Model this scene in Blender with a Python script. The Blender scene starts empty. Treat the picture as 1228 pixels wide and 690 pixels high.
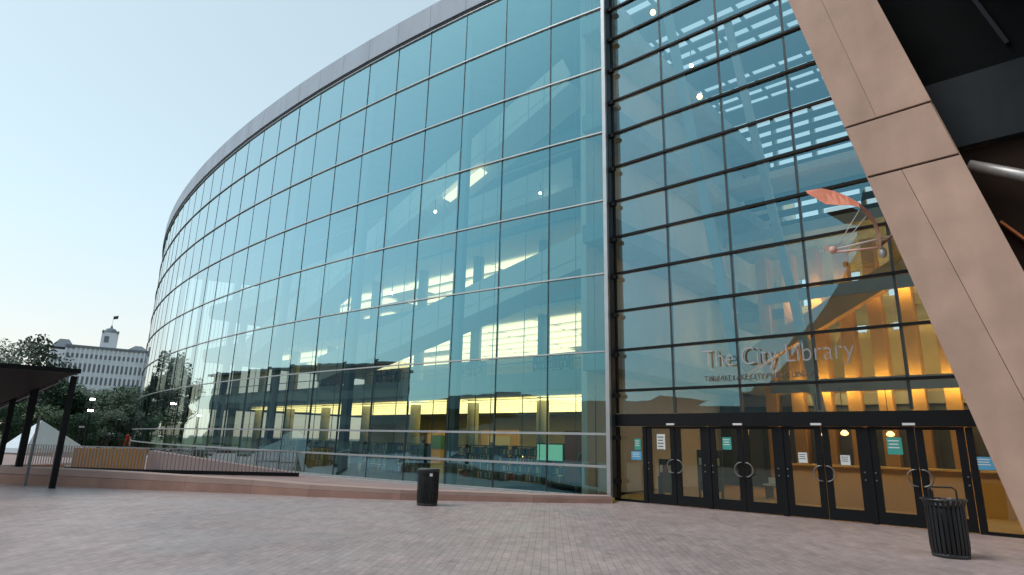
import bpy, math, random
from mathutils import Vector, Matrix
random.seed(7)
R = math.radians
scene = bpy.context.scene
COL = scene.collection

# ------------------------------------------------------------------ materials
def mat(name, color, rough=0.7, metal=0.0, noise=0.0, nscale=3.0, bump=0.0, bscale=20.0, emit=None, estr=0.0, spec=0.5):
    m = bpy.data.materials.new(name); m.use_nodes = True
    nt = m.node_tree; b = nt.nodes['Principled BSDF']
    b.inputs['Base Color'].default_value = (*color, 1)
    b.inputs['Roughness'].default_value = rough
    b.inputs['Metallic'].default_value = metal
    b.inputs['Specular IOR Level'].default_value = spec
    if noise > 0 or bump > 0:
        tc = nt.nodes.new('ShaderNodeTexCoord')
    if noise > 0:
        n = nt.nodes.new('ShaderNodeTexNoise'); n.inputs['Scale'].default_value = nscale; n.inputs['Detail'].default_value = 6
        nt.links.new(tc.outputs['Object'], n.inputs['Vector'])
        r = nt.nodes.new('ShaderNodeMapRange'); r.inputs[1].default_value = 0.25; r.inputs[2].default_value = 0.75
        r.inputs[3].default_value = 1 - noise; r.inputs[4].default_value = 1 + noise
        nt.links.new(n.outputs['Fac'], r.inputs[0])
        x = nt.nodes.new('ShaderNodeVectorMath'); x.operation = 'SCALE'; x.inputs[0].default_value = color
        nt.links.new(r.outputs[0], x.inputs['Scale']); nt.links.new(x.outputs[0], b.inputs['Base Color'])
    if bump > 0:
        n2 = nt.nodes.new('ShaderNodeTexNoise'); n2.inputs['Scale'].default_value = bscale; n2.inputs['Detail'].default_value = 4
        nt.links.new(tc.outputs['Object'], n2.inputs['Vector'])
        bp = nt.nodes.new('ShaderNodeBump'); bp.inputs['Strength'].default_value = bump; bp.inputs['Distance'].default_value = 0.02
        nt.links.new(n2.outputs['Fac'], bp.inputs['Height']); nt.links.new(bp.outputs[0], b.inputs['Normal'])
    if emit:
        b.inputs['Emission Color'].default_value = (*emit, 1); b.inputs['Emission Strength'].default_value = estr
    return m

def glass_mat(name, tint, refl, base, powr=2.8, wob=0.009):
    m = bpy.data.materials.new(name); m.use_nodes = True; nt = m.node_tree; nt.nodes.clear()
    out = nt.nodes.new('ShaderNodeOutputMaterial'); mix = nt.nodes.new('ShaderNodeMixShader')
    tr = nt.nodes.new('ShaderNodeBsdfTransparent'); tr.inputs[0].default_value = (*tint, 1)
    gl = nt.nodes.new('ShaderNodeBsdfGlossy'); gl.inputs['Roughness'].default_value = 0.012; gl.inputs['Color'].default_value = (*refl, 1)
    lw = nt.nodes.new('ShaderNodeLayerWeight'); lw.inputs[0].default_value = 0.5
    pw = nt.nodes.new('ShaderNodeMath'); pw.operation = 'POWER'; pw.inputs[1].default_value = powr
    nt.links.new(lw.outputs['Facing'], pw.inputs[0])
    mr = nt.nodes.new('ShaderNodeMapRange'); mr.inputs[3].default_value = base; mr.inputs[4].default_value = 0.97
    nt.links.new(pw.outputs[0], mr.inputs[0]); nt.links.new(mr.outputs[0], mix.inputs[0])
    nt.links.new(tr.outputs[0], mix.inputs[1]); nt.links.new(gl.outputs[0], mix.inputs[2]); nt.links.new(mix.outputs[0], out.inputs[0])
    p2 = nt.nodes.new('ShaderNodeMath'); p2.operation = 'POWER'; p2.inputs[1].default_value = 1.35; nt.links.new(lw.outputs['Facing'], p2.inputs[0])
    cm = nt.nodes.new('ShaderNodeMix'); cm.data_type = 'RGBA'; cm.inputs[6].default_value = (*refl, 1); cm.inputs[7].default_value = (0.97, 0.98, 0.97, 1)
    nt.links.new(p2.outputs[0], cm.inputs[0]); nt.links.new(cm.outputs[2], gl.inputs['Color'])
    tc = nt.nodes.new('ShaderNodeTexCoord'); n = nt.nodes.new('ShaderNodeTexNoise'); n.inputs['Scale'].default_value = 0.7; n.inputs['Detail'].default_value = 2
    bp = nt.nodes.new('ShaderNodeBump'); bp.inputs['Strength'].default_value = wob; bp.inputs['Distance'].default_value = 0.25
    nt.links.new(tc.outputs['Object'], n.inputs['Vector']); nt.links.new(n.outputs['Fac'], bp.inputs['Height']); nt.links.new(bp.outputs[0], gl.inputs['Normal'])
    # dust film: a little diffuse
    return m

def pave_mat():
    m = bpy.data.materials.new('clay_pavers'); m.use_nodes = True; nt = m.node_tree; b = nt.nodes['Principled BSDF']
    tc = nt.nodes.new('ShaderNodeTexCoord'); mp = nt.nodes.new('ShaderNodeMapping'); mp.inputs['Rotation'].default_value = (0, 0, R(52))
    nt.links.new(tc.outputs['Object'], mp.inputs[0])
    br = nt.nodes.new('ShaderNodeTexBrick'); br.inputs['Scale'].default_value = 1.0
    br.inputs['Brick Width'].default_value = 0.24; br.inputs['Row Height'].default_value = 0.12; br.inputs['Mortar Size'].default_value = 0.006
    br.inputs['Mortar Smooth'].default_value = 0.3; br.inputs['Bias'].default_value = 0.0
    br.inputs['Color1'].default_value = (0.37, 0.29, 0.285, 1); br.inputs['Color2'].default_value = (0.435, 0.345, 0.335, 1); br.inputs['Mortar'].default_value = (0.275, 0.215, 0.21, 1)
    nt.links.new(mp.outputs[0], br.inputs['Vector'])
    def noise(sc, det, lo, hi, w=(1, 1, 1)):
        mm = nt.nodes.new('ShaderNodeMapping'); mm.inputs['Scale'].default_value = w; nt.links.new(mp.outputs[0], mm.inputs[0])
        n = nt.nodes.new('ShaderNodeTexNoise'); n.inputs['Scale'].default_value = sc; n.inputs['Detail'].default_value = det
        nt.links.new(mm.outputs[0], n.inputs['Vector'])
        r = nt.nodes.new('ShaderNodeMapRange'); r.inputs[1].default_value = 0.3; r.inputs[2].default_value = 0.7; r.inputs[3].default_value = lo; r.inputs[4].default_value = hi
        nt.links.new(n.outputs['Fac'], r.inputs[0]); return r.outputs[0]
    a = noise(0.25, 5, 0.86, 1.12); c = noise(1.7, 6, 0.84, 1.14, (1, 2.2, 1)); e = noise(9, 3, 0.9, 1.1)
    st = noise(2.6, 8, 0.80, 1.0); st.node.inputs[1].default_value = 0.30; st.node.inputs[2].default_value = 0.40
    m0 = nt.nodes.new('ShaderNodeMath'); m0.operation = 'MULTIPLY'; nt.links.new(a, m0.inputs[0]); nt.links.new(st, m0.inputs[1]); a = m0.outputs[0]
    m1 = nt.nodes.new('ShaderNodeMath'); m1.operation = 'MULTIPLY'; nt.links.new(a, m1.inputs[0]); nt.links.new(c, m1.inputs[1])
    m2 = nt.nodes.new('ShaderNodeMath'); m2.operation = 'MULTIPLY'; nt.links.new(m1.outputs[0], m2.inputs[0]); nt.links.new(e, m2.inputs[1])
    x = nt.nodes.new('ShaderNodeVectorMath'); x.operation = 'SCALE'; nt.links.new(br.outputs['Color'], x.inputs[0]); nt.links.new(m2.outputs[0], x.inputs['Scale'])
    nt.links.new(x.outputs[0], b.inputs['Base Color'])
    rr = noise(0.6, 4, 0.38, 0.62); nt.links.new(rr, b.inputs['Roughness'])
    bp = nt.nodes.new('ShaderNodeBump'); bp.inputs['Strength'].default_value = 0.5; bp.inputs['Distance'].default_value = 0.006
    nt.links.new(br.outputs['Fac'], bp.inputs['Height']); bp.invert = True
    nt.links.new(bp.outputs[0], b.inputs['Normal'])
    return m

def leaf_mat(name, c1, c2):
    m = bpy.data.materials.new(name); m.use_nodes = True; nt = m.node_tree; b = nt.nodes['Principled BSDF']
    g = nt.nodes.new('ShaderNodeNewGeometry'); r = nt.nodes.new('ShaderNodeMix'); r.data_type = 'RGBA'
    r.inputs[6].default_value = (*c1, 1); r.inputs[7].default_value = (*c2, 1)
    nt.links.new(g.outputs['Random Per Island'], r.inputs[0]); nt.links.new(r.outputs[2], b.inputs['Base Color'])
    b.inputs['Roughness'].default_value = 0.6
    return m

M = dict(
    lens_glass=glass_mat('teal_reflective_glass', (0.72, 0.86, 0.80), (0.24, 0.78, 0.97), 0.11, 1.0),
    hall_glass=glass_mat('blue_reflective_glass', (0.74, 0.86, 0.84), (0.32, 0.78, 0.98), 0.16, 1.3),
    door_glass=glass_mat('door_glass', (0.8, 0.82, 0.76), (0.65, 0.80, 0.80), 0.07),
    alum=mat('brushed_aluminium', (0.52, 0.54, 0.55), 0.38, 0.6, noise=0.08),
    dark_alum=mat('dark_anodised_aluminium', (0.045, 0.055, 0.06), 0.4, 0.3),
    black=mat('black_steel', (0.007, 0.008, 0.010), 0.5, 0.0, noise=0.2, nscale=2, spec=0.22),
    coping=mat('grey_metal_cladding', (0.39, 0.46, 0.55), 0.6, 0.0, noise=0.06, nscale=0.8),
    stone=mat('pink_precast_stone', (0.58, 0.395, 0.305), 0.75, noise=0.13, nscale=1.2, bump=0.25, bscale=60),
    curbstone=mat('red_sandstone', (0.43, 0.26, 0.205), 0.8, noise=0.14, nscale=1.5, bump=0.3, bscale=50),
    curbtop=mat('sandstone_coping', (0.46, 0.33, 0.29), 0.8, noise=0.1, nscale=1.5),
    joint=mat('joint_sealant', (0.06, 0.045, 0.04), 0.9),
    sill=mat('pale_stone_sill', (0.42, 0.40, 0.40), 0.7, noise=0.1, nscale=2),
    pave=pave_mat(),
    court=mat('pink_court_paving', (0.36, 0.26, 0.25), 0.85, noise=0.12, nscale=0.7),
    slab=mat('white_plaster', (0.62, 0.60, 0.55), 0.8, noise=0.04),
    slabgrey=mat('fair_faced_concrete', (0.32, 0.34, 0.34), 0.8, noise=0.12, nscale=1.2),
    column=mat('green_grey_concrete', (0.10, 0.125, 0.12), 0.7, noise=0.15, nscale=1.5),
    colwarm=mat('interior_column_plaster', (0.40, 0.38, 0.28), 0.8),
    carpet=mat('interior_floor', (0.10, 0.10, 0.08), 0.6, noise=0.2),
    tan=mat('tan_timber_floor', (0.68, 0.41, 0.12), 0.45, noise=0.12, nscale=2),
    warmwall=mat('warm_plaster_wall', (0.62, 0.52, 0.32), 0.8, noise=0.06, nscale=0.5),
    fin=mat('orange_concrete_fin', (0.58, 0.33, 0.10), 0.7, noise=0.12, nscale=0.8),
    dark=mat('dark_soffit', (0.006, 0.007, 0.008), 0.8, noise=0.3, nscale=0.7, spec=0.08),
    beam=mat('slate_steel_beam', (0.024, 0.031, 0.037), 0.6, noise=0.15, nscale=1.5, spec=0.2),
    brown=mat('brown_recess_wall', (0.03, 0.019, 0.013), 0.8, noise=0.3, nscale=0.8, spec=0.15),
    orange=mat('copper_panel', (0.55, 0.17, 0.05), 0.5),
    pipe=mat('galvanised_pipe', (0.42, 0.42, 0.42), 0.4, 0.5, noise=0.15, nscale=4),
    letter=mat('satin_steel_letter', (0.42, 0.42, 0.44), 0.35, 0.7),
    letterdark=mat('dark_steel_letter', (0.10, 0.10, 0.10), 0.5, 0.4),
    strip=mat('fluorescent_strip', (1, 1, 1), 0.5, emit=(1.0, 0.83, 0.48), estr=0.80),
    bulb=mat('warm_lamp_glow', (1, 1, 1), 0.5, emit=(1.0, 0.55, 0.20), estr=2.6),
    amber=mat('amber_fill_strip', (1, 1, 1), 0.5, emit=(1.0, 0.66, 0.26), estr=7),
    stripy=mat('yellow_fluorescent_strip', (1, 1, 1), 0.5, emit=(1.0, 0.78, 0.32), estr=1.3),
    fill_uplight=mat('orange_fill_glow', (1, 1, 1), 0.5, emit=(1.0, 0.60, 0.18), estr=17),
    whitelamp=mat('white_lamp_glow', (1, 1, 1), 0.5, emit=(1.0, 0.93, 0.82), estr=22),
    coralwing=mat('coral_fabric', (0.85, 0.30, 0.19), 0.6, noise=0.1, nscale=5),
    brownwing=mat('bronze_fabric', (0.26, 0.13, 0.09), 0.6),
    pinkrod=mat('pink_enamel_rod', (0.80, 0.46, 0.38), 0.4),
    whiterod=mat('pale_rod', (0.62, 0.52, 0.48), 0.4),
    teal=mat('teal_paper', (0.05, 0.38, 0.32), 0.6), blue=mat('blue_paper', (0.10, 0.42, 0.68), 0.6),
    paper=mat('white_paper', (0.75, 0.78, 0.76), 0.6), ink=mat('grey_ink', (0.12, 0.14, 0.14), 0.7),
    binm=mat('black_coated_steel', (0.014, 0.016, 0.018), 0.42, 0.2, noise=0.2, nscale=5),
    binrim=mat('worn_bin_rim', (0.05, 0.055, 0.058), 0.35, 0.5),
    chrome=mat('steel_handle', (0.30, 0.30, 0.31), 0.3, 0.9),
    pale=mat('hazed_pale_hotel_stone', (0.70, 0.73, 0.80), 0.8, noise=0.05, nscale=0.2),  # stone paled towards bluish white in place of distance haze
    slate=mat('grey_slate_roof', (0.15, 0.18, 0.21), 0.8), pane=mat('dark_window_glass', (0.13, 0.15, 0.19), 0.3),
    tent=mat('white_canvas', (0.72, 0.80, 0.86), 0.8, noise=0.05), bark=mat('dark_bark', (0.05, 0.04, 0.03), 0.9),
    rust=mat('rusty_orange_wall', (0.42, 0.20, 0.05), 0.8, noise=0.12, nscale=2),
    grass=mat('dry_lawn', (0.07, 0.09, 0.03), 0.95, noise=0.25, nscale=0.3),
    far=mat('far_ground', (0.20, 0.19, 0.18), 0.9, noise=0.15, nscale=0.1),
    crescent=mat('grey_crescent_concrete', (0.32, 0.31, 0.30), 0.85, noise=0.12, nscale=0.3),
    railm=mat('grey_fence_steel', (0.30, 0.30, 0.31), 0.5, 0.4), shelter=mat('charcoal_shelter_metal', (0.005, 0.007, 0.009), 0.6, spec=0.2),
    shelterrim=mat('grey_gutter_metal', (0.16, 0.17, 0.18), 0.5, 0.3),
    red=mat('red_cloth', (0.65, 0.04, 0.02), 0.8), navy=mat('dark_cloth', (0.03, 0.035, 0.045), 0.8), skin=mat('skin', (0.45, 0.27, 0.19), 0.6),
    hair=mat('dark_hair', (0.03, 0.02, 0.015), 0.7), green_cloth=mat('green_cloth', (0.08, 0.12, 0.09), 0.8), khaki=mat('khaki_cloth', (0.25, 0.2, 0.13), 0.8),
    wood=mat('red_wood_panel', (0.34, 0.10, 0.05), 0.6), shelf=mat('dark_shelf_metal', (0.05, 0.05, 0.045), 0.6), screen=mat('lit_screen', (0.1, 0.1, 0.1), 0.4, emit=(0.25, 0.7, 0.5), estr=0.35),
    bk1=mat('book_red', (0.35, 0.07, 0.04), 0.7), bk2=mat('book_blue', (0.06, 0.12, 0.25), 0.7), bk3=mat('book_cream', (0.6, 0.52, 0.35), 0.7), bk4=mat('book_green', (0.07, 0.18, 0.09), 0.7),
    leafd=leaf_mat('dark_green_leaves', (0.018, 0.048, 0.028), (0.055, 0.11, 0.05)),
    leafm=leaf_mat('mid_green_leaves', (0.03, 0.07, 0.03), (0.10, 0.17, 0.07)),
    leafg=leaf_mat('grey_green_leaves', (0.035, 0.06, 0.045), (0.09, 0.125, 0.085)),
)

def weather(m, streak, rnd):
    nt = m.node_tree; b = nt.nodes['Principled BSDF']; src = b.inputs['Base Color'].links[0].from_socket
    tc = nt.nodes.new('ShaderNodeTexCoord'); mp = nt.nodes.new('ShaderNodeMapping'); mp.inputs['Scale'].default_value = (1.6, 1.6, 0.16); nt.links.new(tc.outputs['Object'], mp.inputs[0])
    n = nt.nodes.new('ShaderNodeTexNoise'); n.inputs['Scale'].default_value = 1.0; n.inputs['Detail'].default_value = 7; nt.links.new(mp.outputs[0], n.inputs['Vector'])
    r = nt.nodes.new('ShaderNodeMapRange'); r.inputs[1].default_value = 0.3; r.inputs[2].default_value = 0.7; r.inputs[3].default_value = 1 - streak; r.inputs[4].default_value = 1 + streak * .5; nt.links.new(n.outputs['Fac'], r.inputs[0])
    sp = nt.nodes.new('ShaderNodeTexNoise'); sp.inputs['Scale'].default_value = 90; sp.inputs['Detail'].default_value = 2; nt.links.new(tc.outputs['Object'], sp.inputs['Vector'])
    r3 = nt.nodes.new('ShaderNodeMapRange'); r3.inputs[1].default_value = 0.35; r3.inputs[2].default_value = 0.65; r3.inputs[3].default_value = 0.93; r3.inputs[4].default_value = 1.06; nt.links.new(sp.outputs['Fac'], r3.inputs[0])
    oi = nt.nodes.new('ShaderNodeObjectInfo'); r2 = nt.nodes.new('ShaderNodeMapRange'); r2.inputs[3].default_value = 1 - rnd; r2.inputs[4].default_value = 1 + rnd; nt.links.new(oi.outputs['Random'], r2.inputs[0])
    a = nt.nodes.new('ShaderNodeMath'); a.operation = 'MULTIPLY'; nt.links.new(r.outputs[0], a.inputs[0]); nt.links.new(r2.outputs[0], a.inputs[1])
    c = nt.nodes.new('ShaderNodeMath'); c.operation = 'MULTIPLY'; nt.links.new(a.outputs[0], c.inputs[0]); nt.links.new(r3.outputs[0], c.inputs[1])
    x = nt.nodes.new('ShaderNodeVectorMath'); x.operation = 'SCALE'; nt.links.new(src, x.inputs[0]); nt.links.new(c.outputs[0], x.inputs['Scale']); nt.links.new(x.outputs[0], b.inputs['Base Color'])
weather(M['stone'], 0.10, 0.05); weather(M['curbstone'], 0.12, 0.0); weather(M['coping'], 0.12, 0.0); weather(M['beam'], 0.2, 0.0)

# ------------------------------------------------------------------ mesh builder
class MB:
    def __init__(s): s.v = []; s.f = []; s.mi = []; s.smooth = []
    def poly(s, pts, mi=0):
        n = len(s.v); s.v += [tuple(p) for p in pts]; s.f.append(tuple(range(n, n + len(pts)))); s.mi.append(mi)
    def hexa(s, p, mi=0):   # 8 points: bottom 4 ccw, top 4 ccw
        n = len(s.v); s.v += [tuple(q) for q in p]
        for f in ((3, 2, 1, 0), (4, 5, 6, 7), (0, 1, 5, 4), (1, 2, 6, 5), (2, 3, 7, 6), (3, 0, 4, 7)):
            s.f.append(tuple(n + i for i in f)); s.mi.append(mi)
    def box(s, c, size, rz=0, mi=0):
        hx, hy, hz = (a / 2 for a in size); ca, sa = math.cos(rz), math.sin(rz); P = []
        for z in (-hz, hz):
            for x, y in ((-hx, -hy), (hx, -hy), (hx, hy), (-hx, hy)):
                P.append((c[0] + x * ca - y * sa, c[1] + x * sa + y * ca, c[2] + z))
        s.hexa(P, mi)
    def bar(s, a, b, w, h, up=(0, 0, 1), mi=0):  # rectangular bar a->b, w sideways, h along up
        a, b = Vector(a), Vector(b); d = (b - a).normalized(); up = Vector(up)
        side = d.cross(up)
        if side.length < 1e-4: side = d.cross(Vector((0, 1, 0)))
        side.normalize(); u = side.cross(d).normalized(); P = []
        for q in (a, b):
            pass
        for (o) in (a, b):
            for x, y in ((-1, -1), (1, -1), (1, 1), (-1, 1)):
                P.append(o + side * (x * w / 2) + u * (y * h / 2))
        s.hexa(P, mi)
    def tube(s, pts, r, n=8, mi=0, closed=False, cap=True):
        pts = [Vector(p) for p in pts]; k = len(pts); base = len(s.v)
        rr = r if isinstance(r, (list, tuple)) else [r] * k
        u = None
        for i, p in enumerate(pts):
            if closed: d = pts[(i + 1) % k] - pts[i - 1]
            else: d = pts[min(i + 1, k - 1)] - pts[max(i - 1, 0)]
            d.normalize()
            if u is None:
                u = d.cross(Vector((0, 0, 1)))
                if u.length < 1e-3: u = d.cross(Vector((0, 1, 0)))
            u = (u - d * u.dot(d)).normalized(); w = d.cross(u)
            for j in range(n):
                t = 2 * math.pi * j / n; s.v.append(tuple(p + (u * math.cos(t) + w * math.sin(t)) * rr[i]))
        for i in range(k if closed else k - 1):
            for j in range(n):
                a = base + i * n + j; b = base + i * n + (j + 1) % n; i2 = (i + 1) % k
                s.f.append((a, b, base + i2 * n + (j + 1) % n, base + i2 * n + j)); s.mi.append(mi)
        if cap and not closed:
            s.f.append(tuple(base + j for j in reversed(range(n)))); s.mi.append(mi)
            s.f.append(tuple(base + (k - 1) * n + j for j in range(n))); s.mi.append(mi)
    def lathe(s, prof, c=(0, 0, 0), n=24, mi=0):
        base = len(s.v)
        for r, z in prof:
            for j in range(n):
                t = 2 * math.pi * j / n; s.v.append((c[0] + r * math.cos(t), c[1] + r * math.sin(t), c[2] + z))
        for i in range(len(prof) - 1):
            for j in range(n):
                s.f.append((base + i * n + j, base + i * n + (j + 1) % n, base + (i + 1) * n + (j + 1) % n, base + (i + 1) * n + j)); s.mi.append(mi)
    def build(s, name, m, parent=None, smooth=False, loc=None, kind=None, label=None):
        me = bpy.data.meshes.new(name); me.from_pydata(s.v, [], s.f)
        ms = m if isinstance(m, (list, tuple)) else [m]
        for q in ms: me.materials.append(M[q])
        if len(ms) > 1: me.polygons.foreach_set('material_index', s.mi)
        if smooth: me.polygons.foreach_set('use_smooth', [True] * len(me.polygons))
        me.update()
        o = bpy.data.objects.new(name, me); COL.objects.link(o)
        if parent: o.parent = parent; o.matrix_parent_inverse = Matrix.Translation(parent.location).inverted() if NOINV else Matrix.Identity(4)
        if loc: o.location = loc
        if kind: o['kind'] = kind
        if label: o['label'] = label
        return o
NOINV = False
def tag(o, label=None, cat=None, group=None, kind=None):
    for k, v in (('label', label), ('category', cat), ('group', group), ('kind', kind)):
        if v: o[k] = v
    return o
def empty(name, loc, label, cat, group=None, rz=0):
    o = bpy.data.objects.new(name, None); COL.objects.link(o); o.location = loc; o.rotation_euler = (0, 0, rz); o.empty_display_size = 0.3
    return tag(o, label, cat, group)
ORD = ('first', 'second', 'third', 'fourth', 'fifth', 'sixth', 'seventh', 'eighth', 'ninth', 'tenth', 'eleventh', 'twelfth', 'thirteenth')
def copy_tree(o, parent=None):
    c = o.copy(); COL.objects.link(c)
    if parent: c.parent = parent
    for ch in list(o.children): copy_tree(ch, c)
    return c

# ------------------------------------------------------------------ camera
FX, PITCH, ROLL, YAW = 731.04, 0.2490379, 0.0253677, -0.7299240
EYE = Vector((0, 0, 1.7))
fwd = Vector((math.sin(YAW) * math.cos(PITCH), math.cos(YAW) * math.cos(PITCH), math.sin(PITCH)))
rt0 = Vector((math.cos(YAW), -math.sin(YAW), 0)); up0 = rt0.cross(fwd)
rt = rt0 * math.cos(ROLL) + up0 * math.sin(ROLL); up = -rt0 * math.sin(ROLL) + up0 * math.cos(ROLL)
cam = bpy.data.cameras.new('camera'); cam.sensor_width = 36; cam.lens = 36 * FX / 1228; cam.clip_end = 3000; cam.clip_start = 0.05
co = bpy.data.objects.new('camera', cam); COL.objects.link(co)
co.matrix_world = Matrix(((rt.x, up.x, -fwd.x, EYE.x), (rt.y, up.y, -fwd.y, EYE.y), (rt.z, up.z, -fwd.z, EYE.z), (0, 0, 0, 1)))
scene.camera = co
def proj(P):
    d = Vector(P) - EYE; z = d.dot(fwd)
    if z < 0.1: return None
    return 614 + FX * d.dot(rt) / z, 345 - FX * d.dot(up) / z
def sight(x, y):
    """horizontal unit bearing and rise per metre for a survey point of the place"""
    d = fwd * FX + rt * (x - 614) + up * (345 - y); h = math.hypot(d.x, d.y); return Vector((d.x / h, d.y / h, d.z / h))
def at(x, y, dist): return EYE + sight(x, y) * dist
def at_y(x, y, Y):
    d = sight(x, y); return EYE + d * (Y / d.y)
def at_z(x, y, Z):
    d = sight(x, y); return EYE + d * ((Z - 1.7) / d.z)

# ------------------------------------------------------------------ geometry of the two glass walls
CX, CY, RAD = -31.18, 137.22, 121.73
TH0, DTH = 0.16575, 0.01817
NCOL = 33
def arc(i, off=0.0, z=0.0):     # i in mullion units from the corner, off metres inside
    t = TH0 - i * DTH; r = RAD - off
    return Vector((CX + r * math.sin(t), CY - r * math.cos(t), z))
def arc_rz(i): return TH0 - i * DTH
ZL = [0.12, 1.03, 2.04, 4.72, 7.41, 10.10, 12.76, 15.42, 18.08, 20.55]
DW, X0, MOD = 17.616, -10.992, 2.0706
ZR = [2.616, 3.448] + [3.448 + 1.338 * k for k in range(1, 16)]

LIB = empty('library_building', (-11, 17.2, 0), 'large modern library with a curved teal glass facade, tall glazed entrance and leaning stone pillar', 'library')
def part(mb, name, m, smooth=False, kind=None, label=None, parent=None):
    p = parent or LIB
    o = mb.build(name, m, None, smooth, None, kind, label)
    o.parent = p
    # geometry is written in world coordinates: undo the parent's offset
    o.matrix_parent_inverse = Matrix.Identity(4)
    chain = Vector((0, 0, 0)); q = p
    off = LIB.location if p is LIB else Vector((0, 0, 0))
    o.location = -Vector(off)
    return o

# glass panes: measure each, the 100 largest are parts of their own
def area2(q):
    pr = [proj(p) for p in q]
    if any(a is None for a in pr): return 0
    pr = [(min(max(a[0], 0), 1228), min(max(a[1], 0), 690)) for a in pr]
    s = 0
    for k in range(4):
        a, b = pr[k], pr[(k + 1) % 4]; s += a[0] * b[1] - a[1] * b[0]
    return abs(s) / 2
panes = []
for i in range(NCOL):
    for k in range(len(ZL) - 1):
        a, b = arc(i), arc(i + 1)
        q = [Vector((b.x, b.y, ZL[k])), Vector((a.x, a.y, ZL[k])), Vector((a.x, a.y, ZL[k + 1])), Vector((b.x, b.y, ZL[k + 1]))]
        panes.append((area2(q), 'lens_glass', q))
for i in range(0, 7):
    for k in range(len(ZR) - 1):
        xa, xb = X0 + i * MOD, X0 + (i + 1) * MOD
        q = [Vector((xa, DW, ZR[k])), Vector((xb, DW, ZR[k])), Vector((xb, DW, ZR[k + 1])), Vector((xa, DW, ZR[k + 1]))]
        if i >= 5 and ZR[k] > 8.5: continue
        panes.append((area2(q), 'hall_glass', q))
panes.sort(key=lambda t: -t[0])
rest = {'lens_glass': MB(), 'hall_glass': MB()}
for n, (ar, mk, q) in enumerate(panes):
    nrm = (q[1] - q[0]).cross(q[3] - q[0]).normalized()
    qj = [p + nrm * random.uniform(-0.006, 0.006) for p in q]
    if n < 100:
        mb = MB(); mb.poly(qj); part(mb, 'glass_pane', mk)
    else: rest[mk].poly(qj)
mbr = MB()
for mk in ('lens_glass', 'hall_glass'):
    for f in rest[mk].f: mbr.poly([rest[mk].v[j] for j in f], 0 if mk == 'lens_glass' else 1)
part(mbr, 'glass_pane', ['lens_glass', 'hall_glass'], kind='stuff', label='smaller and farther glass panes of the facades')

# lens transoms (pale, proud) and mullions (dark thin)
for k, z in enumerate(ZL):
    mb = MB(); h = 0.075 if k in (1, 2) else 0.048
    pts = []
    for i in range(NCOL + 1): pts.append((arc(i, -0.07, z), arc(i, -0.005, z)))
    for i in range(NCOL):
        (o1, n1), (o2, n2) = pts[i], pts[i + 1]
        lo, hi = Vector((0, 0, -h / 2)), Vector((0, 0, h / 2))
        mb.hexa([o2 + lo, o1 + lo, n1 + lo, n2 + lo, o2 + hi, o1 + hi, n1 + hi, n2 + hi])
    part(mb, 'transom', 'alum')
for i in range(NCOL + 1):
    if i == 0: continue
    mb = MB()
    a = arc(i, 0.03, 0.1); mb.box((a.x, a.y, (0.12 + 20.55) / 2), (0.04, 0.085, 20.43), arc_rz(i)); part(mb, 'mullion', 'dark_alum')
# secondary inner glazing bars
for i in range(0, 18):
    for s in (0.33, 0.67):
        mb = MB(); a = arc(i + s, 0.75); mb.box((a.x, a.y, 10.2), (0.018, 0.03, 20.2), arc_rz(i + s)); part(mb, 'inner_glazing_bar', 'column')
# structural columns behind the glass
for i in range(3, NCOL, 3):
    mb = MB(); a = arc(i + 0.12, 0.62); mb.box((a.x, a.y, 9.9), (0.40, 0.30, 20.0), arc_rz(i)); part(mb, 'facade_column', 'column')
# corner post
mb = MB(); a = arc(0.0, 0.0); mb.box((a.x + 0.06, a.y + 0.06, 10.4), (0.13, 0.22, 20.6), TH0); part(mb, 'corner_post', 'alum')
mb = MB(); mb.box((-10.98, 17.42, 10.4), (0.05, 0.26, 20.6)); part(mb, 'return_glass', 'dark_alum')
for x in (-10.99, ):
    pass
for z in [0.6 + 1.338 * k for k in range(18)]:
    mb = MB(); mb.box((-10.93, 17.40, z), (0.34, 0.16, 0.12)); part(mb, 'bracket', 'black')
# cornice band above the lens
mb = MB()
for i in range(NCOL):
    g = 0.004
    o1, o2, n1, n2 = arc(i + g, -0.16), arc(i + 1 - g, -0.16), arc(i + g, 1.2), arc(i + 1 - g, 1.2)
    z0, z1 = Vector((0, 0, 20.70)), Vector((0, 0, 21.95))
    mb.hexa([o2 + z0, o1 + z0, n1 + z0, n2 + z0, o2 + z1, o1 + z1, n1 + z1, n2 + z1])
part(mb, 'cornice', 'coping')
mb = MB()
for i in range(NCOL):
    o1, o2, n1, n2 = arc(i, -0.10), arc(i + 1, -0.10), arc(i, 0.4), arc(i + 1, 0.4)
    z0, z1 = Vector((0, 0, 20.60)), Vector((0, 0, 20.698))
    mb.hexa([o2 + z0, o1 + z0, n1 + z0, n2 + z0, o2 + z1, o1 + z1, n1 + z1, n2 + z1])
part(mb, 'cornice_gutter', 'dark_alum')
# sill
mb = MB()
for i in range(NCOL):
    o1, o2, n1, n2 = arc(i, -0.35), arc(i + 1, -0.35), arc(i, 0.25), arc(i + 1, 0.25)
    z0, z1 = Vector((0, 0, -1.3)), Vector((0, 0, 0.085))
    mb.hexa([o2 + z0, o1 + z0, n1 + z0, n2 + z0, o2 + z1, o1 + z1, n1 + z1, n2 + z1])
part(mb, 'sill', 'sill')

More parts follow.
